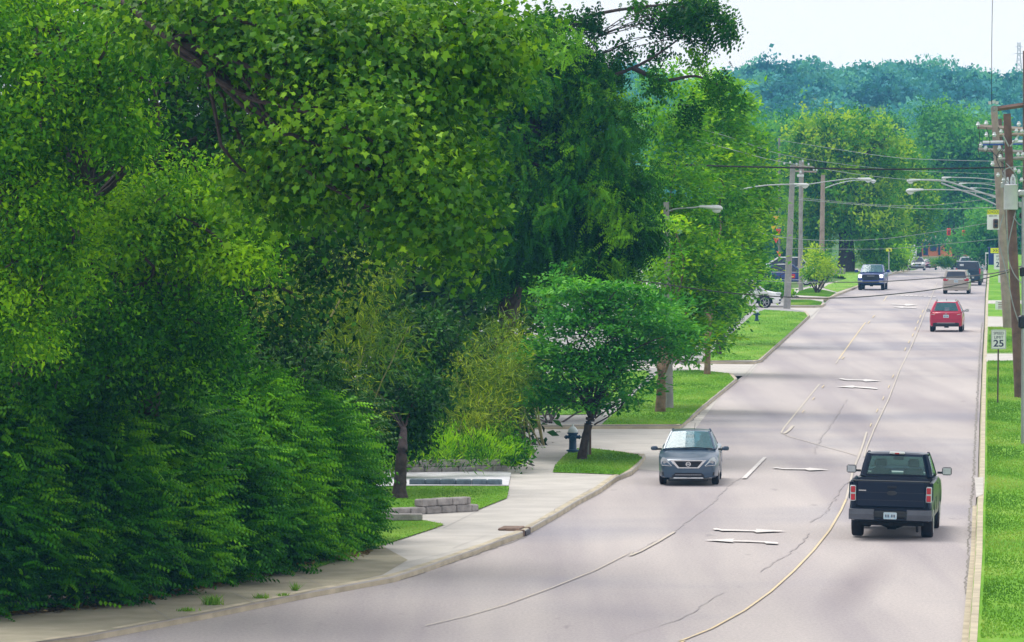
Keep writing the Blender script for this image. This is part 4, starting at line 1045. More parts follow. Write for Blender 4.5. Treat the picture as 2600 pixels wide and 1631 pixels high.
def hill_z(x, Y):
    top = ridge_z(np.clip(x, -20, 150), YH) - 6; base_ = gz(980)
    s = np.sin(np.minimum(1, (Y - 980) / (YH - 980)) * math.pi / 2) ** 1.2
    return base_ + (top - base_) * s
ct = []
n = 900
X = rng.uniform(-45, 190, n); YY = 985 + rng.uniform(0, 1, n) ** .8 * (YH - 975)
Z = hill_z(X, YY); R = rng.uniform(3.6, 7.0, n)
es = np.stack([X, YY, Z + R * .7, R, R, R * rng.uniform(.8, 1.25, n)], 1)
per_cl = 62
idx = np.repeat(np.arange(n), per_cl); N = len(idx)
d = nrm_(rng.normal(0, 1, (N, 3))); d[:, 2] = np.abs(d[:, 2]) * .9 - .1; d[:, 1] = -np.abs(d[:, 1]) * 1.0
Cc = es[idx, :3] + d * es[idx, 3:6] * rng.uniform(.75, 1.05, N)[:, None]
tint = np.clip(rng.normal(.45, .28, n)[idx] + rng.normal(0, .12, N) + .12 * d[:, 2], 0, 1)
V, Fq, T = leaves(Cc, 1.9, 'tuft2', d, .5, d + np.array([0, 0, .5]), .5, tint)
o = meshnp('hill_wood', V, Fq, 4, M['l_hill_hazed'], tint=T); tag(o, 'hazy blue green wood covering the ridge on the horizon', 'wood', kind='stuff')
# conifer on the ridge and lattice tower
b = P(1455, 160, YH - 6); b.z -= 2
mb = MB(); mb.tube([b, b + Vector((0, 0, 5.2))], [.2, .04], 6)
n = 420; tt = rng.uniform(0, 1, n); a = rng.uniform(0, 6.28, n); rr_ = (1 - tt) * 1.7 * rng.uniform(.4, 1, n)
Cc = np.stack([b.x + np.cos(a) * rr_, b.y + np.sin(a) * rr_, b.z + .6 + tt * 4.8], 1)
plant('conifer', 'dark conifer standing on the skyline above the sycamore side', 'tree', b, leaves(Cc, .8, 'tuft', np.stack([np.cos(a), np.sin(a), -.2 + 0 * a], 1), .2, np.tile([0, 0, 1.], (n, 1)), .3, rng.uniform(0, .5, n)), 'l_fardark', mb)
b = P(2398, 205, YH + 40); top = P(2398, 100, YH + 40)
root = empty('lattice_tower', b, 0, 'white lattice transmission tower on the ridge at the right', 'tower')
hh = top.z - b.z; mb = MB()
for sx, sy in ((-1, -1), (1, -1), (1, 1), (-1, 1)):
    mb.tube([(sx * 1.0, sy * 1.0, 0), (sx * .35, sy * .35, hh * .7), (sx * .3, sy * .3, hh)], .07, 4)
for k in range(9):
    z0, z1 = hh * k / 9, hh * (k + 1) / 9; w0, w1 = np.interp([z0, z1], [0, hh * .7, hh], [1, .35, .3])
    for s in (-1, 1):
        mb.tube([(-w0, s * w0, z0), (w1, s * w1, z1)], .04, 4); mb.tube([(w0, s * w0, z0), (-w1, s * w1, z1)], .04, 4)
mb.build('tower_frame', M['lamp_grey'], root)
mb = MB()
for z, wd in ((.75, 1.1), (.9, .9)): mb.box((0, 0, hh * z), (wd * 2, .12, .12))
mb.build('crossarm', M['lamp_grey'], root)

# weeds on the near pavement and litter of leaves along the hedge foot
def weeds(x, y, n, r, h, lab):
    b = G(x, y, .14); q = np.stack([b.x + rng.normal(0, r, n), b.y + rng.normal(0, r * 1.2, n)], 1)
    o = grass_blades(q - np.array([b.x, b.y]), np.zeros(n), h, 'weed', .012, droop=1.2); o.location = b; tag(o, lab, 'weed'); return o
weeds(500, 1423, 200, .08, .18, 'largest tuft of weeds growing in the near pavement')
weeds(437, 1438, 90, .08, .07, 'flat weeds on the pavement left of the largest tuft')
weeds(615, 1408, 90, .08, .09, 'weed tuft on the pavement right of the largest tuft')
weeds(665, 1402, 60, .06, .06, 'faint weeds furthest right on the near pavement')
weeds(695, 1390, 60, .03, .16, 'single upright weed at the kerb below the hedge')
q = []
for i in range(2600):
    t = random.random(); x = 20 + t * 850; y = float(np.interp(x, [0, 330, 620, 860], [1446, 1414, 1350, 1300])) + abs(random.gauss(0, 5)) - 4
    p = G(x, y, .15); q.append((p.x, p.y, p.z + .004))
q = np.array(q); n = len(q)
V, Fq, T = leaves(q, .10, 'diamond', np.stack([rng.normal(0, 1, n), rng.normal(0, 1, n), 0 * q[:, 0]], 1), .1, np.tile([0, 0, 1.], (n, 1)), .25, rng.uniform(0, 1, n))
M['litter'] = leafmat('dry_leaf', (.10, .06, .03), (.22, .14, .05), (.40, .30, .12), trans=.1)
tag(meshnp('leaf_litter', V, Fq, 4, M['litter'], tint=T), 'dry fallen leaves along the foot of the hedge', 'leaf litter', kind='stuff')

# ------------------------------------------------------------ poles, lamps, wires
def pole(base, top, r, m, label, name='utility_pole', group=None, Y=None, rt=None):
    b = G(base[0], base[1], .14) if Y is None else None
    if b is None:
        q = P(base[0], base[1], Y); b = Vector((q.x, Y, gz(Y) + .1))
    t = P(top[0], top[1], b.y)
    root = empty(name, b, 0, label, 'pole', group)
    mb = MB(); n = 14
    pts = [b + (t - b) * (i / n) for i in range(n + 1)]
    mb.tube([Vector((0, 0, -.3))] + [p - b for p in pts], [r * 1.12] + [r * 1.1 - (r * .32) * i / n if rt is None else r + (rt - r) * i / n for i in range(n + 1)], 16)
    mb.build('post', M[m], root, smooth=True, angle=50)
    return root, b, t

def lamp(root, b, pts, Y, hl, arm_r=.03, hr=None, drop=True, arms=None, flip=1):
    """cobra head: pts from the post to the head in measured units; hl head length in measured units"""
    off = b
    q = [P(x, y, Y) - off for x, y in pts]
    MB().tube(wob(q, 6), arm_r, 8).build('lamp_arm', M['galv'], root, smooth=True)
    if arms:
        for ap in arms: MB().tube(wob([P(x, y, Y) - off for x, y in ap], 4), arm_r * .8, 8).build('lamp_brace', M['galv'], root, smooth=True)
    e = q[-1]; l = px(hl, Y); h = l * .36; s = 1 if q[-1].x > q[-2].x else -1
    # housing: flattened pod widening away from the arm
    rings = []
    for u, a, z0 in [(0, .16, 0), (.03, .42, 0), (.12, .5, 0), (.35, .62, -.02), (.6, .85, -.04), (.8, .95, -.05), (.93, .75, -.06), (1, .35, -.08)]:
        w_ = l * .19 * a / .95; hh = h * .5 * a
        rings.append([(e.x + s * u * l, e.y + w_ * math.cos(k), e.z + z0 * l + hh * (.75 if math.sin(k) > 0 else .55) * math.sin(k)) for k in [2 * math.pi * i / 14 for i in range(14)]])
    hd = MB().loft(rings).build('lamp_head', M['lamp_grey'], root, smooth=True)
    rings = []
    for z, a in [(0, 1), (-.35, .92), (-.7, .65), (-.95, .25)]:
        rings.append([(e.x + s * l * .74 + l * .2 * a * math.cos(k), e.y + l * .15 * a * math.sin(k), e.z - .05 * l - h * .22 + z * h * .42) for k in [2 * math.pi * i / 14 for i in range(14)]])
    MB().loft(rings).build('lens', M['lens'], hd, smooth=True)

LP = 'street lamps on posts along the left side'
r_, b, t = pole((1576, 961), (1568, 476), .13, 'pole_grey', 'grey lamp post rising through the nearest bright street trees', 'lamp_post', LP)
lamp(r_, b, [(1566, 500), (1590, 492), (1630, 489), (1645, 487)], b.y, 56)
r_, b, t = pole((1692, 834), (1692, 440), .13, 'bark', 'dark lamp post just behind the second bright street tree', 'lamp_post', LP)
lamp(r_, b, [(1690, 468), (1740, 448), (1800, 437), (1868, 434)], b.y, 36)
r_, b, t = pole((1852, 726), (1866, 388), .21, 'pole_grey', 'pale grey pole at the tip of the third lawn', group='utility poles on the left')
lamp(r_, b, [(1866, 440), (1930, 430), (2000, 421), (2018, 421)], b.y, 34)
for x, y, rr2 in [(1846, 385, .05), (1860, 383, .05), (1884, 405, .06)]:
    MB().bbox(P(x, y, b.y) - b, (.12, .12, .14), .03).build('insulator', M['porcelain'], r_)
c0, c1 = P(1855, 412, b.y) - b, P(1925, 407, b.y) - b
r_, b, t = pole((1885, 660), (1884, 378), .16, 'pole_grey', 'thin grey pole second from the left of the three behind the parked cars', group='utility poles on the left', Y=430)
for x0, y0, x1, y1 in [(1862, 403, 1922, 405), (1868, 392, 1915, 394)]:
    p0, p1 = P(x0, y0, b.y) - b, P(x1, y1, b.y) - b; MB().tube([p0, p1], .06, 4).build('crossarm', M['pole_tan'], r_)
for x, y in [(1863, 398), (1875, 388), (1889, 380), (1903, 388), (1915, 400), (1922, 400)]: MB().tube([P(x, y + 2, b.y) - b, P(x, y - 4, b.y) - b], .07, 6).build('insulator', M['porcelain'], r_)
MB().bbox(P(1884, 414, b.y) - b, (.5, .3, .2), .05).build('lamp_head', M['lamp_grey'], r_)
r_, b, t = pole((1881, 650), (1889, 380), .15, 'pole_tan', 'tan pole third from the left, behind the parked cars', group='utility poles on the left', Y=470)
r_, b, t = pole((1933, 640), (1937, 412), .2, 'pole_tan', 'tan pole behind the small flowering tree', group='utility poles on the left', Y=440)
lamp(r_, b, [(1937, 445), (1970, 433), (2010, 425), (2036, 425)], b.y, 26)
r_, b, t = pole((1835, 640), (1834, 325), .12, 'pole_grey', 'faint grey pole at the right edge of the bright street trees', group='utility poles on the left', Y=520)
for x, y in [(1752, 560), (1545, 380)]: pass

# right hand poles
RG = 'utility poles crowded at the right edge'
r_, b, t = pole((2372, 772), (2340, 262), .24, 'pole_tan', 'weathered pale pole, leftmost at the right edge, with two crossarms', group=RG)
R1, B1 = r_, b
mb = MB()
def arm(mb, p, q, Y, o, s=.07): mb.tube([P(*p, Y) - o, P(*q, Y) - o], s, 4)
arm(mb, (2300, 298), (2425, 306), b.y, b, .13); mb.build('crossarm', M['pole_tan'], r_)
mb = MB(); arm(mb, (2303, 352), (2425, 360), b.y + .3, b, .11); mb.build('crossarm', M['pole_grey'], r_)
mb = MB(); arm(mb, (2313, 336), (2425, 334), b.y - .5, b, .10); mb.build('steel_beam', M['lamp_grey'], r_)
mb = MB(); arm(mb, (2313, 341), (2425, 339), b.y - .52, b, .045); mb.build('beam_edge', M['pale_blue'], r_)
for x, y in [(2302, 292), (2321, 289), (2322, 316), (2320, 348), (2308, 340), (2366, 284), (2398, 291), (2336, 385), (2340, 316), (2388, 398), (2352, 348)]:
    q = P(x, y, b.y - .6) - b
    MB().tube([q + Vector((0, 0, -.16)), q + Vector((0, 0, -.04)), q + Vector((0, 0, .0)), q + Vector((0, 0, .12))], [.05, .14, .09, .06], 8).build('insulator', M['porcelain'], r_, smooth=True)
mb = MB()
for q in [[(2303, 296), (2306, 330), (2302, 350), (2306, 372)], [(2321, 300), (2330, 335), (2322, 360), (2340, 375)], [(2350, 300), (2362, 340), (2345, 370), (2356, 400)], [(2380, 330), (2350, 372), (2378, 398), (2370, 430)], [(2330, 352), (2356, 376), (2385, 372), (2408, 380)]]:
    mb.tube(wob([P(x, y, b.y - .8) - b for x, y in q], 5), .02, 5)
mb.build('jumper_wire', M['cable'], r_)
lamp(r_, b, [(2350, 462), (2280, 450), (2230, 447), (2174, 447)], b.y, 42, .03, arms=None)
mb = MB(); mb.tube(wob([P(x, y, b.y + 20) - b for x, y in [(2352, 468), (2290, 447), (2230, 428), (2195, 424), (2168, 424)]], 5), .05, 8)
mb.tube(wob([P(x, y, b.y + 20) - b for x, y in [(2352, 486), (2300, 462), (2250, 444), (2215, 431)]], 4), .045, 8)
mb.tube([P(2296, 449, b.y + 20) - b, P(2296, 461, b.y + 20) - b], .04, 6)
r2, b2, t2 = pole((2368, 740), (2352, 280), .2, 'pole_brown', 'narrow brown pole between the pale pole and the leaning brown pole', group=RG, Y=349)
mb.v = [(v[0] + b.x - b2.x, v[1] + b.y - b2.y, v[2] + b.z - b2.z) for v in mb.v]
mb.build('lamp_arm', M['galv'], r2, smooth=True)
lamp(r2, b2, [(2176, 424), (2168, 424)], 349, 34, .05)
# leaning brown pole with transformer, nearest
r_, b, t = pole((2400, 936), (2370, 268), .185, 'pole_brown', 'leaning reddish brown pole carrying the grey transformer can', group=RG)
q0, q1 = P(2379, 494, b.y - .35) - b, P(2379, 436, b.y - .35) - b
tr = MB().tube([q0, q0.lerp(q1, .02), q0.lerp(q1, .98), q1, q1 + Vector((0, 0, .04))], [.24, .27, .27, .28, .22], 20).build('transformer', M['transformer'], r_, smooth=True)
for dx in (-.12, .02, .14):
    MB().tube([q1 + Vector((dx, 0, .03)), q1 + Vector((dx, 0, .12)), q1 + Vector((dx, 0, .3))], [.05, .06, .03], 8).build('bushing', M['porcelain'], tr, smooth=True)
mb = MB()
for q in [[(2362, 505), (2350, 560), (2368, 640), (2385, 720), (2402, 770)], [(2390, 500), (2372, 590), (2384, 640), (2405, 668)], [(2375, 430), (2360, 410), (2372, 396), (2408, 392)], [(2368, 385), (2390, 410), (2396, 440)], [(2385, 510), (2400, 530), (2410, 520)]]:
    mb.tube(wob([P(x, y, b.y - .6) - b for x, y in q], 6), .022, 6)
mb.build('service_cable', M['cable_grey'], r_, smooth=True)
for x0, y0, x1, y1, m_ in [(2352, 318, 2425, 316, 'pole_tan'), (2350, 376, 2425, 371, 'pole_grey')]:
    MB().tube([P(x0, y0, b.y) - b, P(x1, y1, b.y) - b], .07, 4).build('crossarm', M[m_], r_)
for x0, y0, x1, y1 in [(2398, 318, 2378, 345), (2360, 318, 2374, 345)]:
    MB().tube([P(x0, y0, b.y - .2) - b, P(x1, y1, b.y - .2) - b], .03, 4).build('brace', M['galv'], r_)
for x, y in [(2356, 310), (2392, 308), (2405, 309), (2354, 369), (2396, 364), (2407, 364), (2392, 330), (2349, 412), (2398, 404), (2404, 424), (2362, 424), (2384, 416)]:
    q = P(x, y, b.y - .3) - b
    MB().tube([q + Vector((0, 0, -.08)), q, q + Vector((0, 0, .02)), q + Vector((0, 0, .09))], [.035, .085, .055, .04], 8).build('insulator', M['porcelain'], r_, smooth=True)
for x, y, w_, h_, m_ in [(2404, 456, .22, .34, 'trim'), (2402, 482, .2, .22, 'galv'), (2360, 436, .14, .22, 'galv'), (2404, 508, .16, .2, 'trim')]:
    MB().bbox(P(x, y, b.y - .3) - b, (w_, .2, h_), .03).build('cutout_box', M[m_], r_)
r3, b3_, t3_ = pole((2417, 905), (2415, 120), .17, 'pole_brown', 'dark brown pole almost wholly cut off by the right edge', group=RG)
mb = MB(); mb.tube([P(2335, 258, b3_.y) - b3_, P(2420, 246, b3_.y) - b3_], .10, 4); mb.build('crossarm', M['pole_brown'], r3)
q = P(2340, 257, b3_.y - .15) - b3_
MB().tube([q + Vector((0, -.12, 0)), q + Vector((0, .1, 0))], [.14, .14], 14).tube([q + Vector((0, -.16, 0)), q + Vector((0, -.1, 0))], [.05, .09], 10).build('insulator_disc', M['pole_grey'], r3, smooth=True)
for x, y in [(2330, 246), (2338, 244), (2346, 246)]: p_ = P(x, y, b3_.y) - b3_; MB().tube([p_, p_ + Vector((0, 0, .12))], [.06, .08], 7).build('insulator', M['porcelain'], r3)
# galvanised pipe post at the frame edge
r_, b, t = pole((2408, 1045), (2408, 460), .06, 'galv', 'thin galvanised steel post cut by the right edge', 'steel_post', None)
MB().bbox(P(2409, 455, b.y) - b, (.35, .2, .2), .04).build('junction_box', M['galv'], r_)
MB().bbox(P(2408, 640, b.y) - b, (.22, .14, .3), .03).bbox(P(2408, 758, b.y) - b, (.3, .2, .42), .05).build('signal_box', M['black'], r_)
# farther right lamps
for (bx, ty, Yp, hx, hy, hl, lab) in [(2368, 400, 430, 2240, 418, 24, 'far lamp post behind the right hand poles, highest small lamp'), (2362, 400, 520, 2276, 432, 20, 'more distant lamp post behind the right hand poles, lower small lamp'), (2358, 402, 620, 2300, 443, 18, 'most distant lamp post behind the right hand poles')]:
    r_, b, t = pole((bx, 640), (bx - 2, ty), .15, 'pole_grey', lab, 'lamp_post', 'far lamp posts on the right', Y=Yp)
    lamp(r_, b, [(bx - 2, hy + 10), ((bx + hx) / 2, hy + 2), (hx + 8, hy), (hx, hy)], Yp, hl, .035)

def wire(name, pts, Y0, Y1, r, m, label, n=10, group='overhead wires crossing the road'):
    k = len(pts); w3 = [P(x, y, Y0 + (Y1 - Y0) * i / (k - 1)) for i, (x, y) in enumerate(pts)]
    tag(MB().tube(wob(w3, n), r * (.7 if m == 'cable_grey' else .9), 5).build(name, M[m], smooth=True), label, 'wire', group)
wire('overhead_cable', [(1450, 380), (1660, 390), (1860, 395), (2080, 399), (2345, 395), (2368, 396), (2380, 410)], 214, 222, .035, 'cable', 'thick black cable crossing level above the lamps')
wire('overhead_cable', [(1500, 660), (1720, 690), (1940, 702), (2110, 692), (2250, 672), (2420, 628)], 200, 222, .022, 'cable', 'dark cable sagging low across the road in front of the minivan')
wire('overhead_cable', [(1900, 664), (2050, 664), (2200, 655), (2330, 645), (2420, 622)], 330, 240, .03, 'cable', 'dark cable ending at the right, second lowest over the road')
wire('overhead_wire', [(1480, 262), (1700, 318), (1860, 368), (2100, 399), (2345, 410)], 215, 330, .016, 'cable_grey', 'pale wire coming down from the drooping tree, upper one')
wire('overhead_wire', [(1480, 286), (1720, 352), (1860, 385), (2100, 420), (2345, 432)], 215, 330, .022, 'cable_grey', 'pale wire coming down from the drooping tree, lower one')
wire('overhead_wire', [(1660, 508), (1850, 560), (2080, 562), (2345, 522)], 250, 330, .018, 'cable_grey', 'thin wire sagging in front of the far trees at mid height')
wire('overhead_wire', [(1880, 470), (2060, 485), (2200, 492), (2350, 488)], 377, 330, .02, 'cable_grey', 'thin wire from the pale grey pole to the right hand poles')
wire('overhead_wire', [(1880, 466), (2060, 482), (2180, 484), (2300, 472), (2360, 462)], 377, 330, .016, 'cable_grey', 'faint wire just above the thin wire from the grey pole')
wire('overhead_wire', [(1860, 585), (2080, 586), (2250, 572), (2400, 558)], 300, 330, .018, 'cable_grey', 'lowest faint wire across the far trees')
wire('overhead_wire', [(2336, -20), (2334, 120), (2334, 246)], 222, 223, .014, 'cable', 'single wire running straight up out of the picture from the right pole')
wire('overhead_wire', [(1500, 640), (1700, 655), (1870, 665), (1930, 664)], 240, 330, .014, 'cable_grey', 'faint wire over the bright street tree crowns')
wire('overhead_wire', [(1834, 330), (1960, 350), (2120, 372), (2345, 380)], 500, 340, .02, 'cable_grey', 'faint wire above the lamps across the olive tree')

# ------------------------------------------------------------ lettering
def text(s, loc, size, m, parent, name='lettering', sx=1.0, bold=.0):
    cu = bpy.data.curves.new(name, 'FONT'); cu.body = s; cu.size = size; cu.align_x = 'CENTER'; cu.align_y = 'CENTER'
    cu.extrude = .003; cu.offset = bold
    cu.materials.append(M[m])
    o = bpy.data.objects.new(name, cu); COL.objects.link(o); o.parent = parent
    bpy.context.view_layer.update()
    me = bpy.data.meshes.new_from_object(o.evaluated_get(bpy.context.evaluated_depsgraph_get()))
    bpy.data.objects.remove(o)
    o = bpy.data.objects.new(name, me); COL.objects.link(o); o.parent = parent
    o.location = loc; o.rotation_euler = (math.pi / 2, 0, 0); o.scale = (sx, 1, 1)
    return o

def signpost(b, ptop, lab, cat='sign', name='road_sign', r=.03, m='post', Y=None):
    root = empty(name, b, 0, lab, cat)
    h = ptop.z - b.z
    MB().tube([(0, 0, -.2), (ptop.x - b.x, 0, h)], r, 8).build('post', M[m], root)
    return root, h
def panel(root, c, w_, h_, m='sign_white', th=.02, rim=None):
    rd = min(w_, h_) * .06; pts = []
    for cx, cz, a0 in [(w_ / 2 - rd, h_ / 2 - rd, 0), (-w_ / 2 + rd, h_ / 2 - rd, 90), (-w_ / 2 + rd, -h_ / 2 + rd, 180), (w_ / 2 - rd, -h_ / 2 + rd, 270)]:
        for k in range(4):
            a = math.radians(a0 + 30 * k); pts.append((c[0] + cx + rd * math.cos(a), c[2] + cz + rd * math.sin(a)))
    return MB().extrude_xz(pts, c[1] - th, c[1]).build('panel', M[m], root)
def border(root, c, w_, h_, t_, m='navy_text', inset=.02):
    mb = MB(); w2, h2 = w_ - 2 * inset, h_ - 2 * inset; y = c[1]
    mb.box((c[0], y, c[2] + h2 / 2), (w2, .004, t_)); mb.box((c[0], y, c[2] - h2 / 2), (w2, .004, t_))
    mb.box((c[0] - w2 / 2, y, c[2]), (t_, .004, h2 - t_ * 1.02)); mb.box((c[0] + w2 / 2, y, c[2]), (t_, .004, h2 - t_ * 1.02))
    return mb.build('border', M[m], root)

b = G(2348, 948, .14); Y = b.y
root, h = signpost(b, P(2350, 778, Y), 'white SPEED LIMIT 25 sign on a rusty post, nearest on the right verge')
W_, H_ = px(35, Y), px(46, Y); c = P(2350, 799, Y) - b; c.y = -.06
panel(root, c, W_, H_); border(root, (c.x, c.y - .023, c.z), W_, H_, .009)
text('SPEED', (c.x, c.y - .025, c.z + H_ * .31), H_ * .20, 'navy_text', root, sx=1.0)
text('LIMIT', (c.x, c.y - .025, c.z + H_ * .10), H_ * .20, 'navy_text', root, sx=1.0)
text('25', (c.x, c.y - .025, c.z - H_ * .22), H_ * .48, 'navy_text', root, bold=.006, sx=1.15)

# school zone panel on the pale pole
Y = B1.y - .5; b = P(2337, 541, Y)
root = empty('school_sign', b, 0, 'white and yellow SCHOOL speed panel with beacon hanging on the pale pole', 'sign')
W_, H_ = px(28, Y), px(47, Y); c = Vector((0, 0, H_ / 2))
panel(root, c, W_, H_); panel(root, (0, -.024, H_ - px(5.5, Y)), W_, px(11, Y), 'sign_yellow')
text('SCHOOL', (0, -.05, H_ - px(5.5, Y)), px(10, Y), 'navy_text', root, sx=.72)
text('SPEED LIMIT', (0, -.025, H_ - px(15, Y)), px(5, Y), 'trim', root, sx=.72)
MB().bbox((W_ * .22, -.1, H_ * .30), (W_ * .42, .14, H_ * .46), .03).build('signal_housing', M['pole_brown'], root)
for k, z in enumerate((.2, .4)):
    MB().tube([(W_ * .22, -.16, H_ * z), (W_ * .22, -.22, H_ * z)], .09, 12).build('signal_lens', M['black'], root)

# second speed sign with yellow plate
Y = 470; q = P(2352, 612, Y); b = Vector((q.x, Y, .14))
root, h = signpost(b, P(2352, 595, Y), 'distant white speed sign with yellow plates above it, beside the pale pole', m='galv')
W_, H_ = px(26, Y), px(37, Y); c = P(2352, 616, Y) - b; c.y = -.06
panel(root, c, W_, H_); text('SPEED', (c.x, c.y - .03, c.z + H_ * .33), H_ * .16, 'navy_text', root); text('LIMIT', (c.x, c.y - .03, c.z + H_ * .14), H_ * .16, 'navy_text', root)
text('25', (c.x, c.y - .03, c.z - H_ * .2), H_ * .45, 'navy_text', root, bold=.01)
c2 = P(2345, 590, Y) - b
panel(root, (c2.x, -.09, c2.z), px(28, Y), px(12, Y), 'sign_yellow')
mb = MB()
for k in (-1, 0, 1):
    x = c2.x + k * px(6, Y); z = c2.z; s = px(3, Y)
    mb.add([(x - s, -.115, z + s), (x - s * .3, -.115, z + s), (x + s, -.115, z), (x - s * .3, -.115, z - s), (x - s, -.115, z - s), (x + s * .2, -.115, z)], [(0, 1, 2, 5), (5, 2, 3, 4)])
mb.build('chevron', M['black'], root)

# yellow sign on the far left verge
Y = 505; q = P(2092, 588, Y); b = Vector((q.x, Y, .14))
root, h = signpost(b, P(2092, 583, Y), 'small yellow warning sign on a pale post on the far left verge', m='galv', r=.05)
c = P(2092, 588, Y) - b; w2 = px(14, Y); h2 = px(8, Y)
panel(root, (c.x, -.07, c.z), w2, h2, 'sign_yellow')
MB().add([(c.x - .12, -.1, c.z + .1), (c.x + .2, -.1, c.z - .02), (c.x + .05, -.1, c.z - .14), (c.x - .02, -.1, c.z)], [(0, 1, 2, 3)]).build('symbol', M['black'], root)
MB().tube([(0, 0, 0), (0, 0, .35)], [.28, .14], 10).build('footing', M['galv'], root)

# small white sign and yard sign on the right verge
b = G(2356, 683, .14); Y = b.y
root, h = signpost(b, P(2356, 645, Y), 'small blank white sign on a thin post on the right verge', m='post')
c = P(2357, 657, Y) - b; panel(root, (c.x, -.05, c.z), px(16, Y), px(17, Y))
b = G(2357, 731, .14); Y = b.y
root = empty('yard_sign', b, .05, 'white and maroon yard sign low in the grass by the pale pole', 'sign')
panel(root, (0, 0, px(12, Y)), px(29, Y), px(20, Y))
mb = MB()
for k, z in enumerate((6, 10, 14, 18)): mb.box((px(2, Y), -.025, px(z, Y)), (px(20, Y), .006, px(1.6, Y)))
mb.build('printed_lines', M['p_maroon'], root)
MB().tube([(-.2, .01, -.05), (-.2, .01, px(4, Y))], .012, 5).tube([(.2, .01, -.05), (.2, .01, px(4, Y))], .012, 5).build('stake', M['post'], root)
Y = 560; q = P(2335, 610, Y); b = Vector((q.x, Y, 0))
root = empty('street_cabinet', b, 0, 'dark blue box beside the distant speed sign', 'cabinet')
MB().bbox((0, 0, .8), (.7, .5, 1.9), .04).build('housing', M['p_navy'], root)
MB().bbox((0, 0, 1.79), (.8, .6, .08), .02).build('lid', M['p_navy'], root)
b = Vector((P(2320, 620, 540).x, 540, 0)); root = empty('lamp_bollard', b, 0, 'thin white post with small head on the far right verge', 'post')
MB().tube([(0, 0, 0), (0, 0, 1.5)], .05, 8).build('post', M['lamp_grey'], root); MB().bbox((.1, 0, 1.5), (.3, .15, .12), .03).build('head', M['sign_white'], root)

# hydrants
def hydrant(b, h, lab, face=1):
    root = empty('fire_hydrant', b, 0, lab, 'hydrant', 'blue fire hydrants with white caps')
    s = h / .85
    def lathe(prof, n=20): return [[(r * s * math.cos(2 * math.pi * k / n), r * s * math.sin(2 * math.pi * k / n), z * s) for k in range(n)] for z, r in prof]
    MB().loft(lathe([(-.05, .15), (.04, .15), (.05, .19), (.09, .19), (.10, .125), (.14, .115), (.46, .11), (.47, .13), (.52, .135), (.56, .14), (.57, .165), (.605, .165), (.61, .13)])).build('barrel', M['hyd_blue'], root, smooth=True)
    bo = MB().loft(lathe([(.607, .145), (.66, .145), (.72, .12), (.77, .075), (.79, .04), (.80, .035), (.85, .03)])).build('bonnet', M['hyd_cap'], root, smooth=True)
    mb = MB()
    for a, l, r in [(0, .24, .05), (math.pi, .24, .05), (-math.pi / 2, .25, .075)]:
        d = Vector((math.cos(a), math.sin(a), 0))
        z = .43 if r > .06 else .47
        cap = MB().tube([Vector((0, 0, z * s)) + d * .09 * s, Vector((0, 0, z * s)) + d * (l - .06) * s, Vector((0, 0, z * s)) + d * (l - .06) * s, Vector((0, 0, z * s)) + d * (l - .015) * s, Vector((0, 0, z * s)) + d * (l - .01) * s, Vector((0, 0, z * s)) + d * (l + .02) * s], [r * s, r * s, r * 1.25 * s, r * 1.2 * s, .022 * s, .022 * s], 12)
        cap.build('nozzle', M['hyd_blue'], root, smooth=True)
    return root
b = G(1348, 1066, .14); hydrant(b, .86, 'blue fire hydrant with white cap beside the leaning tree trunk')
b = G(1781, 756, .14); hydrant(b, .70, 'smaller looking blue fire hydrant on the third lawn below the white car')
# small posts behind the leaning trunk
for k, (x, m, r, lab) in enumerate([(1389, 'pole_brown', .035, 'thin brown post behind the leaning trunk'), (1381, 'hyd_blue', .03, 'thin blue grey post right behind the leaning trunk'), (1385, 'pole_grey', .03, 'thin grey post between the blue and brown posts')]):
    b = G(x, 1072, .14); o = empty('marker_post', b, 0, lab, 'post', 'thin posts behind the leaning trunk')
    MB().tube([(0, 0, -.2), (0, 0, .98 + .03 * k), (0, 0, 1.0 + .03 * k)], [r, r, r * .6], 8).build('post', M[m], o)

# pennants on a string
root = empty('pennant_string', P(1832, 560, 405), 0, 'string of small yellow, orange and red pennants in front of the trees', 'bunting')
o_ = root.location.copy()
pts = [(1808, 474), (1814, 488), (1826, 515), (1832, 545), (1826, 566), (1834, 598)]
MB().tube([P(x, y - 4, 405) - o_ for x, y in pts], .012, 4).build('string', M['cable_grey'], root)
pc = [mat('pennant_yellow', (.85, .55, .02)), mat('pennant_orange', (.85, .22, .03)), mat('pennant_red', (.8, .04, .03))]
for i, (x, y) in enumerate(pts + [(1820, 536)]):
    q = P(x, y, 405) - o_; s = .20; mm = pc[[0, 0, 0, 2, 2, 1, 0][i]]
    MB().add([q + Vector((-s, 0, s)), q + Vector((s, 0, s * .7)), q + Vector((s * .1, 0, -s)), q + Vector((-s, .03, s)), q + Vector((s, .03, s * .7)), q + Vector((s * .1, .03, -s))], [(0, 1, 2), (5, 4, 3), (0, 3, 4, 1), (1, 4, 5, 2), (2, 5, 3, 0)]).build('pennant', mm, root)

# traffic signals far down the road
for x, y, s, mm, lab in [(2233, 546, .42, 2, 'red traffic signal hanging far down the road'), (2268, 549, .36, 1, 'orange traffic signal to the right of the red one')]:
    Y = 640; q = P(x, y, Y)
    root = empty('traffic_signal', q, 0, lab, 'traffic signal')
    mat_s = mat('signal_' + str(mm), [(.85, .5, .02), (.8, .2, .03), (.85, .06, .04)][mm], .5)
    MB().bbox((0, 0, 0), (s, .3, s * 1.9), .05).build('housing', mat_s, root)
    for k in (-1, 0, 1): MB().tube([(0, -.15, k * s * .55), (0, -.28, k * s * .55)], s * .2, 10).build('lamp', M['red_lens'] if k == 1 else M['black'], root)
    MB().tube([(0, 0, s * .9), (0, 0, 2.2)], .03, 5).build('hanger', M['cable'], root)

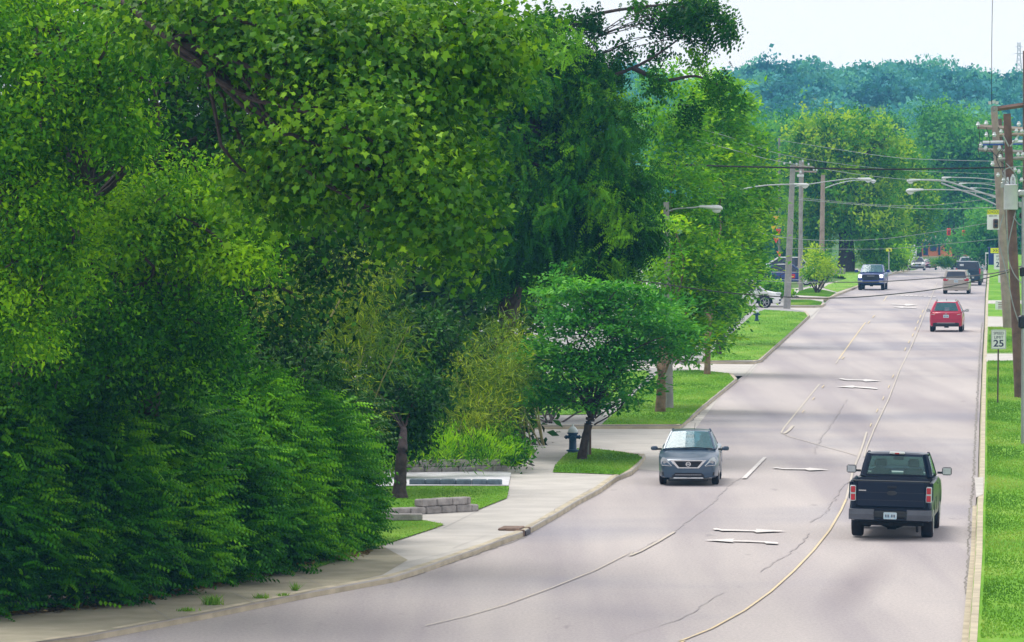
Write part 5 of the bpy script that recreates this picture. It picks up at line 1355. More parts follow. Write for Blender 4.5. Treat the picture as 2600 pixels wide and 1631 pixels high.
# ------------------------------------------------------------ far buildings
Y = 905
def Q(x, y, YY=Y): return P(x, y, YY)
brick = mat('orange_brick', (.85, .26, .07), .9, var=.08, scale=2); win = mat('dark_window', (.03, .04, .12), .2); roofm = mat('pale_roof', (.55, .47, .40), .8)
b = Q(2205, 604); root = empty('orange_building', b, 0, 'low orange brick building with dark windows at the end of the road', 'building')
def bx(x0, y0, x1, y1, dep, name, m, parent=root, yo=0, o=b):
    p, q = Q(x0, y0), Q(x1, y1); c = (p + q) / 2 - o
    return MB().box((c.x, dep / 2 + yo, c.z), (abs(q.x - p.x), dep, abs(q.z - p.z))).build(name, m, parent)
bx(2158, 569, 2246, 606, 12, 'wall', brick)
for x0, x1, y0, y1 in [(2173, 2184, 570, 601), (2189, 2204, 571, 591), (2208, 2213, 573, 601), (2224, 2234, 571, 592)]:
    f = bx(x0, y0, x1, y1, .1, 'window' if y1 < 600 else 'door', win, root, -.12)
bx(2152, 562, 2250, 569, 14, 'roof', roofm, root, -1)
for x0, x1 in [(2178, 2192), (2203, 2226)]: bx(x0, 556, x1, 562, 5, 'roof_vent', roofm, root, 1)
bx(2158, 603, 2246, 606, .3, 'base_band', mat('cream_band', (.75, .6, .35)), root, -.4)
b = Q(2285, 604); root = empty('gabled_building', b, 0, 'small orange gabled building to the right of the far trees', 'building')
pts = [Q(2268, 603) - b, Q(2303, 603) - b, Q(2303, 588) - b, Q(2288, 575) - b, Q(2268, 588) - b]
MB().extrude_xz([(p.x, p.z) for p in pts], 0, 8).build('wall', brick, root)
q0, q1, q2 = Q(2265, 589) - b, Q(2288, 573.5) - b, Q(2306, 588) - b
MB().extrude_xz([(q0.x, q0.z), (q1.x, q1.z), (q2.x, q2.z), (q2.x, q2.z + .25), (q1.x, q1.z + .3), (q0.x, q0.z + .25)], -.4, 8.4).build('roof', roofm, root)
b = Q(2152, 603, 700); root = empty('sale_banner', b, 0, 'tall narrow white feather banner beside the orange building', 'banner')
h = px(30, 700); MB().extrude_xz([(-.35, 0), (.25, 0), (.3, h * .6), (.05, h * .95), (-.3, h), (-.5, h * .8)], -.03, .03).build('flag', M['sign_white'], root)
MB().tube([(-.55, 0, -.5), (-.5, 0, h)], .03, 6).build('pole', M['galv'], root)
# pale fence and small posts by the trees on the far left verge
root = empty('board_fence', G(2010, 636, .1), 0, 'weathered board fence among the trunks beyond the flowering tree', 'fence')
o_ = root.location.copy(); mb = MB()
for k in range(9):
    p = P(1945 + k * 5.2, 628, 500 + k * .8) - o_; MB().box((p.x, p.y, .3), (.24, .05, 1.0 + random.uniform(-.04, .04))).build('board', M['pole_grey'], root)
for k, (x, y, Y) in enumerate([(2045, 632, 520), (2072, 632, 530), (2080, 630, 545), (2103, 628, 550)]):
    q = P(x, y, Y); o = empty('verge_post', Vector((q.x, Y, gz(Y))), 0, ['grey post below the olive trees, first from the left', 'grey post below the olive trees, second from the left', 'thin pale post just left of the yellow sign', 'leaning pale post to the right of the yellow sign'][k], 'post')
    MB().tube([(0, 0, 0), (.15 if k == 3 else 0, 0, 2.4)], .07, 7).build('post', M['pole_grey'], o)

# ------------------------------------------------------------ vehicles (local frame: +y is forward, z = 0 the road)
def prof(pts, y):
    return float(np.interp(y, [p[0] for p in pts], [p[1] for p in pts]))

def vehicle(name, label, cat, loc, heading, s, group=None, roll=0):
    """heading: degrees clockwise from +Y"""
    root = empty(name, loc, 0, label, cat, group)
    root.rotation_euler = (0, math.radians(roll), -math.radians(heading))
    L0, W0, H0 = s['L'], s['W'], s['H']
    pm = M[s['paint']]; R = s['R']; ax = s['axles']; ra = R + s.get('gap', .06)
    top = s['top']                       # (y, z) of the lower body's upper line
    ys = sorted(set([round(y, 3) for y in np.arange(-L0 / 2, L0 / 2 + .001, .07)] + [-L0 / 2 + .02, L0 / 2 - .02, L0 / 2] +
                    [a + k * ra * q for a in ax for k in (-1, 1) for q in (.999, .97, .85)]))
    rings = []
    for y in ys:
        e = min(y + L0 / 2, L0 / 2 - y)
        ef = s.get('nose', .5) if y > 0 else s.get('tail', .25)
        tp = s.get('nosew', .10) if y > 0 else s.get('tailw', .05)
        k = max(0, 1 - e / ef); hw = W0 / 2 * (1 - tp * k * k)
        z0 = s['z0'] + .03 * k
        for a in ax:
            if abs(y - a) < ra: z0 = max(z0, R + math.sqrt(max(0, ra * ra - (y - a) ** 2)))
        z1 = max(prof(top, y), z0 + .02); h = z1 - z0
        kk = max(0, 1 - e / .06) * .03
        hw -= kk; z1 -= kk
        sh = s.get('shoulder', .94)
        half = [(hw * .90, z0), (hw * .975, z0 + min(.05, h * .1)), (hw, z0 + h * .35), (hw, z0 + h * .62), (hw * .985, z0 + h * .86), (hw * sh, z1 - min(.03, h * .08)), (hw * (sh - .10), z1 - .006), (hw * .4, z1 + s.get('crown', .012))]
        rings.append([Vector((p[0], y, p[1])) for p in half] + [Vector((-p[0], y, p[1])) for p in half[::-1]])
    MB().loft(rings).build('body', pm, root, smooth=True, angle=32)
    # wheels: four tyres with rims
    for a in ax:
        for sx in (-1, 1):
            x = sx * (W0 / 2 - s.get('tw', .22) / 2 - .015); tw = s.get('tw', .22)
            rg = []
            for u, r in [(-.5, R * .66), (-.5, R * .9), (-.4, R * .985), (-.3, R), (.3, R), (.4, R * .985), (.5, R * .9), (.5, R * .66)]:
                rg.append([(x + u * tw, a + r * math.cos(q), R + r * math.sin(q)) for q in [2 * math.pi * i / 28 for i in range(28)]])
            wh = MB().loft(rg).build('wheel', M['tyre'], root, smooth=True)
            mb = MB(); xo = x + sx * tw * .5
            ns = s.get('spokes', 10)
            mb.loft([[(xo + sx * o2, a + r * math.cos(q), R + r * math.sin(q)) for q in [2 * math.pi * i / 24 for i in range(24)]] for o2, r in [(.004, R * .70), (.012, R * .68), (.006, R * .60), (-.02, R * .59)]], cap=False)
            for i in range(ns):
                q = 2 * math.pi * i / ns; c_, s_ = math.cos(q), math.sin(q)
                mb.add([(xo + sx * .003, a + r * c_ - w2 * s_, R + r * s_ + w2 * c_) for r, w2 in ((R * .1, .025), (R * .6, .022), (R * .6, -.022), (R * .1, -.025))] , [(0, 1, 2, 3)])
            mb.tube([(xo - sx * .01, a, R), (xo + sx * .012, a, R)], R * .14, 12)
            mb.build('rim', M[s.get('rim', 'rim')], wh)
    mb = MB(); mb.box((0, 0, s['z0'] + .12), (W0 - 2 * s.get('tw', .22) - .16, L0 * .9, .22))
    for a in ax: mb.tube([(-W0 / 2 + .2, a, R), (W0 / 2 - .2, a, R)], .06, 8); mb.tube([(-.12, a, R), (.12, a, R)], [.13, .13], 10)
    mb.box((0, 0, R + .2), (W0 - .18, L0 * .86, .12))
    mb.build('underbody', M['under'], root)
    # cab: roof, pillars, panes
    c = s['cab']      # belt z, rear y, front y, half width; roof: rear y, front y, half width
    zb, yr, yf, wb, tr, tf, wt = c
    zt = H0 - .05
    wbr = s.get('wb_rear', wb); wtr = s.get('wt_rear', wt)
    Bc = {(-1, -1): (-wbr, yr), (1, -1): (wbr, yr), (-1, 1): (-wb, yf), (1, 1): (wb, yf)}
    Tc = {(-1, -1): (-wtr, tr), (1, -1): (wtr, tr), (-1, 1): (-wt, tf), (1, 1): (wt, tf)}
    b3 = {k: Vector((v[0], v[1], zb - .02)) for k, v in Bc.items()}; t3 = {k: Vector((v[0], v[1], zt)) for k, v in Tc.items()}
    rm = M[s.get('roofm', s['paint'])]
    # roof: crowned slab
    rg = []; nY = 10
    for i in range(nY + 1):
        u = i / nY; y = tr + (tf - tr) * u; hw = wtr + (wt - wtr) * u; e = min(u, 1 - u); dz = -.035 * max(0, 1 - e / .12) ** 2 - s.get('rake', .0) * u
        zc = H0 - .02 + dz
        up = [(hw, zt - .02), (hw * 1.0, zt + .01), (hw * .93, zc - .012), (hw * .7, zc + .006), (0, zc + .02)]
        rg.append([Vector((p[0], y, p[1])) for p in up] + [Vector((-p[0], y, p[1])) for p in up[-2::-1]])
    MB().loft(rg).build('roof', rm, root, smooth=True, angle=40)
    pr = s.get('pillar', .045)
    for k in b3:
        a_, b_ = b3[k], t3[k]; rr3 = pr * (s.get('rear_pillar', 1.4) if k[1] < 0 else 1)
        inw = Vector((-k[0] * rr3 * .6, 0, 0))
        MB().tube([a_ + inw, (a_ + b_) / 2 + inw + Vector((k[0] * .012, 0, .0)), b_ + inw], rr3, 6).build('pillar', pm, root, smooth=True, angle=50)
    for sx in (-1, 1):
        for u in s.get('posts', (.5,)):
            a_ = b3[(sx, -1)].lerp(b3[(sx, 1)], u); b_ = t3[(sx, -1)].lerp(t3[(sx, 1)], u * 1.0)
            MB().tube([a_ + Vector((-sx * .03, 0, 0)), b_ + Vector((-sx * .03, 0, 0))], .035, 6).build('pillar', pm, root)
    def pane(name, q, m, inset=.0, shrink=(.06, .07), push=.0):
        cen = sum(q, Vector()) / 4; n = (q[1] - q[0]).cross(q[3] - q[0]).normalized()
        w_ = (q[1] - q[0]).length; h_ = (q[3] - q[0]).length
        q2 = []
        for i, p in enumerate(q):
            u = 0 if i in (0, 3) else 1; v = 0 if i in (0, 1) else 1
            u2 = shrink[0] / w_ if u == 0 else 1 - shrink[0] / w_; v2 = shrink[1] / h_ if v == 0 else 1 - shrink[1] / h_
            a_ = q[0].lerp(q[1], u2); d_ = q[3].lerp(q[2], u2); q2.append(a_.lerp(d_, v2) + n * push)
        # slightly bowed pane, five columns
        cols = []
        for i in range(6):
            u = i / 5; bow = n * (.03 * math.sin(math.pi * u)) * (1 if w_ > 1 else 0)
            cols.append((q2[0].lerp(q2[1], u) + bow, q2[3].lerp(q2[2], u) + bow))
        vs = [p for c_ in cols for p in c_]
        o = MB().add(vs, [(2 * i, 2 * i + 2, 2 * i + 3, 2 * i + 1) for i in range(5)]).build(name, m, root)
        # rubber surround
        return o, q2, n
    gf, gr, gs = [M[k] for k in s['glass']]
    sr, sf = s.get('rshrink', (.06, .05)), (.05, .04)
    o1, qf, nf = pane('windscreen', [b3[(1, 1)], b3[(-1, 1)], t3[(-1, 1)], t3[(1, 1)]], gf, shrink=sf, push=.02)
    o2, qr, nr = pane('rear_window', [b3[(-1, -1)], b3[(1, -1)], t3[(1, -1)], t3[(-1, -1)]], gr, shrink=sr, push=s.get('rpush', .03))
    for sx in (-1, 1):
        q = [b3[(sx, -1)], b3[(sx, 1)], t3[(sx, 1)], t3[(sx, -1)]] if sx > 0 else [b3[(sx, 1)], b3[(sx, -1)], t3[(sx, -1)], t3[(sx, 1)]]
        pane('side_window', q, gs, shrink=(.14, .04), push=.004)
    # solid surround for rear window: trunk wall below and tapered quarter panels
    mb = MB()
    for qq, src in ((qr, [b3[(-1, -1)], b3[(1, -1)], t3[(1, -1)], t3[(-1, -1)]]), (qf, [b3[(1, 1)], b3[(-1, 1)], t3[(-1, 1)], t3[(1, 1)]])):
        n = (src[1] - src[0]).cross(src[3] - src[0]).normalized()
        for i in range(4):
            j = (i + 1) % 4
            mb.add([src[i] + n * .01, src[j] + n * .01, qq[j] - n * .004, qq[i] - n * .004], [(0, 1, 2, 3)])
    mb.build('window_frame', pm, root)
    # interior
    zs = s.get('seat_z', .75)
    if s.get('seats', True):
        for y0 in s.get('rows', (.1, -.9)):
            for sx in (-1, 1):
                st = MB().bbox((sx * .38, y0, zs - .15), (.5, .5, .2), .06).bbox((sx * .38, y0 - .28, zs + .2), (.48, .14, .62), .06).build('seat', M['seat'], root)
                MB().bbox((sx * .38, y0 - .30, zs + .63), (.27, .10, .20), .04).build('headrest', M['seat'], st)
        MB().bbox((0, yf - .35, zb - .06), (W0 - .35, .5, .16), .05).build('dashboard', M['trim'], root)
        MB().bbox((0, tf - .05, zt - .13), (.25, .04, .08), .02).build('inner_mirror', M['trim'], root)
    # door mirrors
    ym, zm, mw, mh = s.get('mirror', (yf - .35, zb + .05, .2, .14))
    for sx in (-1, 1):
        mo = MB().bbox((sx * (W0 / 2 + .06 + mw / 2), ym, zm), (mw, .1, mh), .03).build('door_mirror', M[s.get('mirm', s['paint'])], root, smooth=False)
        MB().bbox((sx * (W0 / 2 + .06 + mw / 2), ym - .054, zm), (mw * .84, .008, mh * .8), .003).build('mirror_glass', M['clear_lens'], mo)
        MB().box((sx * (W0 / 2 + .02), ym, zm - mh * .2), (.14, .05, .05)).build('mirror_stalk', M['trim'], mo)
    # door seams and handles on the flanks
    mb = MB()
    for sx in (-1, 1):
        for y in s.get('seams', (yf - .35, (yf + yr) / 2)):
            mb.box((sx * (W0 / 2 + .001), y, (s['z0'] + zb) / 2 + .05), (.006, .012, (zb - s['z0']) * .72))
    mb.build('door_seam', M['trim'], root)
    for sx in (-1, 1):
        for y in s.get('handles', ((yf + yr) / 2 + .2,)):
            MB().bbox((sx * (W0 / 2 + .012), y, zb - .14), (.03, .16, .03), .008).build('door_handle', pm, root)
    return root

def deco(root, name, outline, y, th, m, face=1, parent=None):
    """flat detail from an (x, z) outline lying on the front or rear face"""
    return MB().extrude_xz(outline, y, y + th * face).build(name, M[m] if isinstance(m, str) else m, parent or root)
def mir(o): return [(-x, z) for x, z in o]
def rect(cx, cz, w_, h_, c=.15):
    k = min(w_, h_) * c
    return [(cx - w_ / 2 + k, cz - h_ / 2), (cx + w_ / 2 - k, cz - h_ / 2), (cx + w_ / 2, cz - h_ / 2 + k), (cx + w_ / 2, cz + h_ / 2 - k), (cx + w_ / 2 - k, cz + h_ / 2), (cx - w_ / 2 + k, cz + h_ / 2), (cx - w_ / 2, cz + h_ / 2 - k), (cx - w_ / 2, cz - h_ / 2 + k)]
def plate(root, x, y, z, face, sc=1.0, name='number_plate'):
    p = deco(root, name, rect(x, z, .31 * sc, .16 * sc, .1), y, .012, 'plate', face)
    mb = MB()
    for k in range(7):
        if k == 3: continue
        mb.box((x - .105 + k * .035, y + face * .0135, z - .005), (.018, .003, .065))
    mb.build('plate_characters', M['navy_text'], p)
    return p

def person(label, loc, heading, lean=0.0):
    """seated driver: one skinned body, hands towards the wheel"""
    root = empty('person', loc, 0, label, 'person'); root.rotation_euler = (0, 0, -math.radians(heading))
    V = [((0, 0, .10), .16), ((0, -.06, .33), .155), ((0, -.08, .50), .15), ((0, -.06, .60), .06), ((0, -.05, .68), .075), ((0, -.04, .78), .095), ((0, -.03, .85), .07),
         ((.19, -.06, .50), .065), ((.25, .08, .28), .045), ((.17, .32, .36), .035), ((.14, .40, .40), .04),
         ((-.19, -.06, .50), .065), ((-.25, .08, .28), .045), ((-.17, .32, .36), .035), ((-.14, .40, .40), .04),
         ((.12, .25, .12), .08), ((.12, .48, .10), .06), ((.12, .55, -.25), .045), ((-.12, .25, .12), .08), ((-.12, .48, .10), .06), ((-.12, .55, -.25), .045)]
    E = [(0, 1), (1, 2), (2, 3), (3, 4), (4, 5), (5, 6), (2, 7), (7, 8), (8, 9), (9, 10), (2, 11), (11, 12), (12, 13), (13, 14), (0, 15), (15, 16), (16, 17), (0, 18), (18, 19), (19, 20)]
    me = bpy.data.meshes.new('body'); me.from_pydata([v[0] for v in V], E, []); me.update()
    o = link('body', me, M['shirt'], root)
    md = o.modifiers.new('skin', 'SKIN')
    for i, v in enumerate(V): me.skin_vertices[0].data[i].radius = (v[1], v[1])
    me.skin_vertices[0].data[0].use_root = True
    o.modifiers.new('sub', 'SUBSURF').levels = 1
    rg = [[(r * math.cos(q), -.04 + yo + r * 1.1 * math.sin(q), z) for q in [2 * math.pi * i / 12 for i in range(12)]] for z, r, yo in [(.74, .085, -.02), (.80, .108, -.02), (.86, .10, -.01), (.915, .06, 0), (.925, .01, 0)]]
    MB().loft(rg).build('hair', M['hair'], root, smooth=True)
    return root

def onroad(x, y, pz=0.0):
    p = G(x, y, 0); return Vector((p.x, p.y, gz(p.y) + pz))

# ---- grey blue saloon coming towards the camera
loc = onroad(1629, 1140) + Vector((0, 1.3, 0))
HS = 180 + 3.5
s = dict(L=4.45, W=1.66, H=1.46, z0=.20, R=.305, axles=(-1.3, 1.3), tw=.19, paint='p_slate', rim='rim',
         top=[(-2.23, .86), (-2.1, .98), (-1.6, 1.02), (-.9, .98), (.6, .95), (.95, .96), (1.5, .86), (1.95, .76), (2.13, .70), (2.225, .60)],
         cab=(.97, -1.55, 1.1, .72, -.75, .35, .535), nose=.75, nosew=.16, tail=.4, tailw=.1, glass=('glass_teal', 'glass_teal', 'glass_dark'), posts=(.5, .18), pillar=.035,
         mirror=(.72, .965, .19, .115), rows=(-.05, -.85), seat_z=.60, seams=(.7, -.25), handles=(.0, -.9), shoulder=.95)
car = vehicle('saloon_car', 'grey blue saloon car with V shaped chrome grille driving towards the camera', 'car', loc, HS, s)
yf = 2.225
# front fascia plane follows the nose; details sit proud of it
deco(car, 'grille', [(-.44, .69), (.44, .69), (.25, .515), (-.25, .515)], yf - .005, .02, 'black')
mb = MB()
for z in (.55, .59, .63, .66):
    w_ = np.interp(z, [.515, .69], [.25, .44]); mb.box((0, yf + .02, z), (w_ * 2 - .03, .006, .008))
mb.build('grille_slats', M['trim'], car)
cg = MB()
for sx in (-1, 1):
    cg.extrude_xz([(sx * .50, .71), (sx * .40, .695), (sx * .24, .50), (sx * .29, .485), (sx * .335, .53)] , yf, yf + .03)
cg.extrude_xz([(-.50, .712), (.50, .712), (.43, .682), (-.43, .682)], yf, yf + .026).extrude_xz([(-.29, .485), (.29, .485), (.25, .512), (-.25, .512)], yf, yf + .024)
cg.build('chrome_grille_frame', M['chrome'], car)
em = MB(); R_ = .068
em.loft([[(r * math.cos(q), yf + .04, .598 + r * math.sin(q)) for q in [2 * math.pi * i / 24 for i in range(24)]] for r in (R_, R_ * .72)], cap=False)
em.loft([[(r * math.cos(q), yo, .598 + r * math.sin(q)) for q in [2 * math.pi * i / 24 for i in range(24)]] for r, yo in ((R_, yf + .0), (R_, yf + .04))], cap=False)
em.box((0, yf + .042, .598), (R_ * 2.15, .008, .03)); em.build('emblem', M['chrome'], car)
MB().box((0, yf + .047, .598), (R_ * 1.5, .003, .008)).build('emblem_bar', M['trim'], car)
for sx in (-1, 1):
    HLp = [(sx * .70, .79), (sx * .765, .70), (sx * .755, .60), (sx * .70, .55), (sx * .52, .535), (sx * .445, .55), (sx * .53, .64), (sx * .60, .75)]
    # wraps back along the wing: front and rear rings
    rear_ = [(x * 1.0 + sx * .045, 2.225 - .42 - (0 if abs(x) > .6 else -.25), z + .015) for x, z in HLp]
    rg = [[Vector((x, yf - .005 - max(0, (abs(x) - .45)) * .55 , z)) for x, z in HLp], [Vector((x, yf + .02 - max(0, (abs(x) - .45)) * .55, z * .99 + .006)) for x, z in HLp]]
    hl = MB().loft(rg).build('headlight', M['clear_lens'], car)
    y0 = yf + .02 - .1
    MB().tube([(sx * .64, y0 - .02, .645), (sx * .64, y0 + .03, .645)], [.055, .05], 14).build('projector', M['rim'], hl)
    MB().extrude_xz([(sx * .47, .552), (sx * .73, .58), (sx * .73, .565), (sx * .47, .54)], yf - .06, yf + .035).build('chrome_strip', M['chrome'], hl)
    fr = [(sx * .72, .375), (sx * .55, .385), (sx * .50, .36), (sx * .58, .29), (sx * .70, .265)]
    fg = deco(car, 'fog_recess', fr, yf - .1, .095, 'trim')
    deco(car, 'fog_trim', [(sx * .74, .27), (sx * .60, .24), (sx * .52, .30), (sx * .535, .32), (sx * .61, .262), (sx * .73, .29)], yf - .1, .11, 'p_slate')
li = deco(car, 'lower_intake', [(-.36, .36), (.36, .36), (.45, .27), (.42, .235), (-.42, .235), (-.45, .27)], yf - .01, .018, 'black')
MB().box((0, yf + .012, .305), (.72, .006, .012)).build('intake_slat', M['rim'], li)
MB().bbox((0, yf + .0, .215), (.84, .05, .035), .012).build('chrome_lip', M['chrome'], car)
MB().bbox((0, yf - .05, .165), (1.1, .12, .06), .02).build('air_dam', M['trim'], car)
MB().tube([(-.1, .0, 1.44), (-.12, -.1, 1.62)], .006, 5).build('aerial', M['black'], car)
mb = MB(); mb.tube([(-.62, 1.12, .985), (-.05, 1.02, 1.0)], .012, 5); mb.tube([(.0, 1.12, .985), (.55, 1.0, 1.01)], .012, 5); mb.build('wiper', M['black'], car)
Mrot = Matrix.Rotation(-math.radians(HS), 3, 'Z')
person('driver in the grey blue saloon car behind the windscreen', loc + Mrot @ Vector((-.38, -.1, .45)), HS)

# ---- black pickup ahead of the camera
loc = onroad(2100, 1264) + Vector((.2, 1.75, .0)); HT = 6.5
s = dict(L=5.9, W=1.93, H=1.92, z0=.42, R=.395, axles=(-1.75, 1.85), tw=.27, paint='p_black', rim='rim', gap=.08,
         top=[(-2.95, .92), (-2.8, .95), (-.55, .95), (-.5, 1.33), (1.2, 1.33), (1.3, 1.30), (2.6, 1.18), (2.85, 1.08), (2.95, .95)],
         cab=(1.36, -.45, 1.25, .87, -.28, .55, .73), tail=.2, tailw=.03, nose=.4, nosew=.06, glass=('glass_clear', 'glass_clear', 'glass_clear'), pillar=.05, rear_pillar=1.5, posts=(), wt_rear=.70, wb_rear=.84,
         rshrink=(.13, .06), mirror=(.95, 1.44, .23, .19), mirm='trim', rows=(.35,), seat_z=1.02, seams=(-.4, 1.0), handles=(-.2,), shoulder=.97)
truck = vehicle('pickup_truck', 'black pickup truck driving away in the right lane, nearest vehicle', 'pickup truck', loc, HT, s, roll=1.3)
for sx in (-1, 1):
    MB().bbox((sx * .935, -1.72, 1.14), (.09, 2.42, .44), .03).build('bed_side', M['p_black'], truck)
tg = MB().bbox((0, -2.93, 1.06), (1.60, .09, .60), .025).build('tailgate', M['p_black'], truck)
MB().bbox((0, -2.90, 1.365), (1.80, .12, .035), .012).build('tailgate_cap', M['trim'], tg)
mb = MB()
for z in (1.105, .925): mb.box((0, -2.979, z), (1.56, .006, .010))
mb.build('crease', M['rim_dark'], tg)
MB().bbox((.02, -2.985, 1.235), (.22, .02, .055), .008).build('latch', M['black'], tg)
ov = MB().extrude_xz([(.02 + .115 * math.cos(q), 1.095 + .052 * math.sin(q)) for q in [2 * math.pi * i / 28 for i in range(28)]], -3.0, -2.97).build('oval_emblem', M['rim_dark'], tg)
mb = MB()
for k in range(7): mb.box((-.74 + k * .025, -2.984, 1.145), (.018, .008, .026))
mb.build('badge', M['chrome'], tg)
for sx in (-1, 1):
    tl = MB().bbox((sx * .885, -2.93, 1.075), (.135, .13, .37), .02).build('tail_light', M['clear_lens'], truck)
    for z, h_ in ((1.165, .14), (.985, .14)): MB().bbox((sx * .88, -3.0, z), (.10, .02, h_), .008).build('red_lens', M['red_lens'], tl)
bp_ = MB().bbox((0, -3.02, .60), (.78, .20, .16), .03).build('rear_bumper', M['trim'], truck)
for sx in (-1, 1):
    MB().loft([[(sx * x, y, z) for y, z in [(-3.08, .47), (-3.10, .60), (-3.07, .71), (-2.85, .72), (-2.85, .47)]] for x in (.38, .90, .965)]).build('bumper_end', mat('bumper_grey', (.10, .11, .14), .5) if sx < 0 else bpy.data.materials['bumper_grey'], bp_)
MB().box((0, -2.9, .80), (1.72, .1, .14)).build('bumper_gap', M['black'], truck)
plate(truck, 0, -3.123, .575, -1, 1.0)
mb = MB(); mb.box((0, -2.7, .40), (1.5, .3, .14)); mb.bbox((0, -2.98, .37), (.09, .1, .09), .01)
mb.tube([(-.1, -2.2, .30), (.1, -2.2, .30)], [.1, .1], 10); mb.tube([(.62, -2.9, .34), (.62, -2.7, .20)], .03, 6)
rings = [[(x, -1.75 + .12 * math.cos(q) * k, .33 + .13 * math.sin(q) * k) for q in [2 * math.pi * i / 12 for i in range(12)]] for x, k in ((-.3, .4), (-.14, .9), (0, 1.2), (.14, .9), (.3, .4))]
mb.loft(rings); mb.build('chassis', M['under'], truck)
hl = MB().bbox((.0, -.30, 1.905), (.36, .06, .06), .015).build('high_brake_light', M['sign_white'], truck)
MB().bbox((.0, -.335, 1.895), (.10, .012, .03), .004).build('red_lens', M['red_lens'], hl)
Mr = Matrix.Rotation(-math.radians(HT), 3, 'Z')
person('driver seen from behind in the black pickup truck', loc + Mr @ Vector((-.42, .30, .83)), HT)

# ---- generic wagon type vehicles
def wagon(label, loc, heading, paint, W_, H_, L_, zb, wt, kind='suv', roofm=None, glass='glass_dark', name='car', cat='car', rear=True, z0=.26, R=.34, slope=.25, group=None, wbf=.94, rows=(), **kw):
    s = dict(L=L_, W=W_, H=H_, z0=z0, R=R, axles=(-L_ * .29, L_ * .30), tw=.22, paint=paint,
             top=[(-L_ / 2, zb - .02), (-L_ / 2 + .2, zb), (.9, zb), (L_ / 2 - 1.0, zb - .02), (L_ / 2 - .25, zb - .16), (L_ / 2, zb - .32)],
             cab=(zb, -L_ / 2 + .10, L_ / 2 - 1.05, W_ / 2 * wbf, -L_ / 2 + .10 + slope, L_ / 2 - 1.8, wt), glass=(glass,) * 3, seats=bool(rows), rows=rows or (0,), posts=(.33, .66),
             nose=.5, nosew=.1, tail=.3, tailw=.05, rshrink=(.16, .09), handles=(.1, -.8))
    if roofm: s['roofm'] = roofm
    s.update(kw)
    return vehicle(name, label, cat, loc, heading, s, group)

# red crossover with silver roof
loc = onroad(2227, 781) + Vector((.15, 1.3, 0))
c = wagon('red crossover with silver roof driving away in the right lane', loc, 6, 'p_red', 1.82, 1.70, 4.5, 1.10, .60, roofm='silver_roof', glass='glass_teal', cat='car', name='crossover', slope=.42, mirror=(.85, 1.12, .2, .14), mirm='trim', z0=.30, rows=(.2, -.7), seat_z=.85)
yb = -2.25
for sx in (-1, 1):
    t = MB().loft([[(sx * .84, yb + .10, .97), (sx * .86, yb + .05, 1.06), (sx * .70, yb - .01, 1.05), (sx * .46, yb - .02, .98), (sx * .50, yb - .02, .95), (sx * .70, yb - .01, .93)], [(sx * .86, yb + .07, .97), (sx * .88, yb + .02, 1.06), (sx * .70, yb - .035, 1.05), (sx * .46, yb - .04, .98), (sx * .50, yb - .04, .95), (sx * .70, yb - .035, .93)]]).build('tail_light', M['red_lens'], c)
    MB().add([(sx * .80, yb - .045, .98), (sx * .62, yb - .045, .95), (sx * .60, yb - .045, .965), (sx * .79, yb - .045, 1.0)], [(0, 1, 2, 3)]).build('clear_strip', M['clear_lens'], t)
    MB().box((sx * .56, -.5, 1.72), (.03, 2.2, .04)).build('roof_rail', M['galv'], c)
    MB().tube([(sx * .50, -1.4, 1.70), (sx * .53, -1.5, 1.80)], .012, 5).build('rack_foot', M['trim'], c)
MB().tube([(0, -1.2, 1.70), (0, -1.3, 1.81)], .012, 5).build('aerial', M['trim'], c)
plate(c, 0, yb - .01, .87, -1); MB().bbox((0, yb - .03, 1.0), (.12, .02, .04), .008).build('badge', M['chrome'], c)
bpz = MB().bbox((0, yb + .02, .42), (1.45, .14, .20), .04).build('bumper_insert', M['trim'], c)
MB().bbox((0, yb - .05, .50), (1.0, .03, .03), .008).build('bumper_strip', M['galv'], bpz)
MB().box((0, yb - .002, .67), (1.5, .008, .012)).build('tailgate_seam', M['black'], c)
MB().tube([(-.05, yb + .16, 1.16), (.25, yb + .17, 1.20)], .015, 5).build('wiper', M['black'], c)

# gold minivan
loc = onroad(2251, 692) + Vector((.15, 1.45, 0))
c = wagon('gold minivan driving away behind the sagging cable', loc, 6, 'p_gold', 1.96, 1.76, 5.0, 1.12, .74, name='minivan', cat='minivan', slope=.28, mirror=(1.2, 1.15, .2, .16), mirm='trim', rows=())
yb = -2.5
for sx in (-1, 1):
    t = MB().bbox((sx * .76, yb + .02, 1.05), (.36, .12, .20), .05).build('tail_light', M['red_lens'], c)
    MB().bbox((sx * .66, yb - .045, 1.12), (.14, .02, .07), .01).build('clear_strip', M['clear_lens'], t)
MB().bbox((0, yb - .005, 1.085), (1.06, .05, .08), .02).build('chrome_strip', M['clear_lens'], c)
plate(c, 0, yb + .0, .93, -1); MB().bbox((0, yb + .02, .58), (1.86, .14, .26), .05).build('rear_bumper', M['p_gold'], c)
MB().box((0, yb - .052, .71), (1.7, .006, .015)).build('bumper_seam', M['trim'], c)
MB().bbox((0, yb + .07, .35), (1.5, .1, .16), .02).build('valance', M['under'], c)

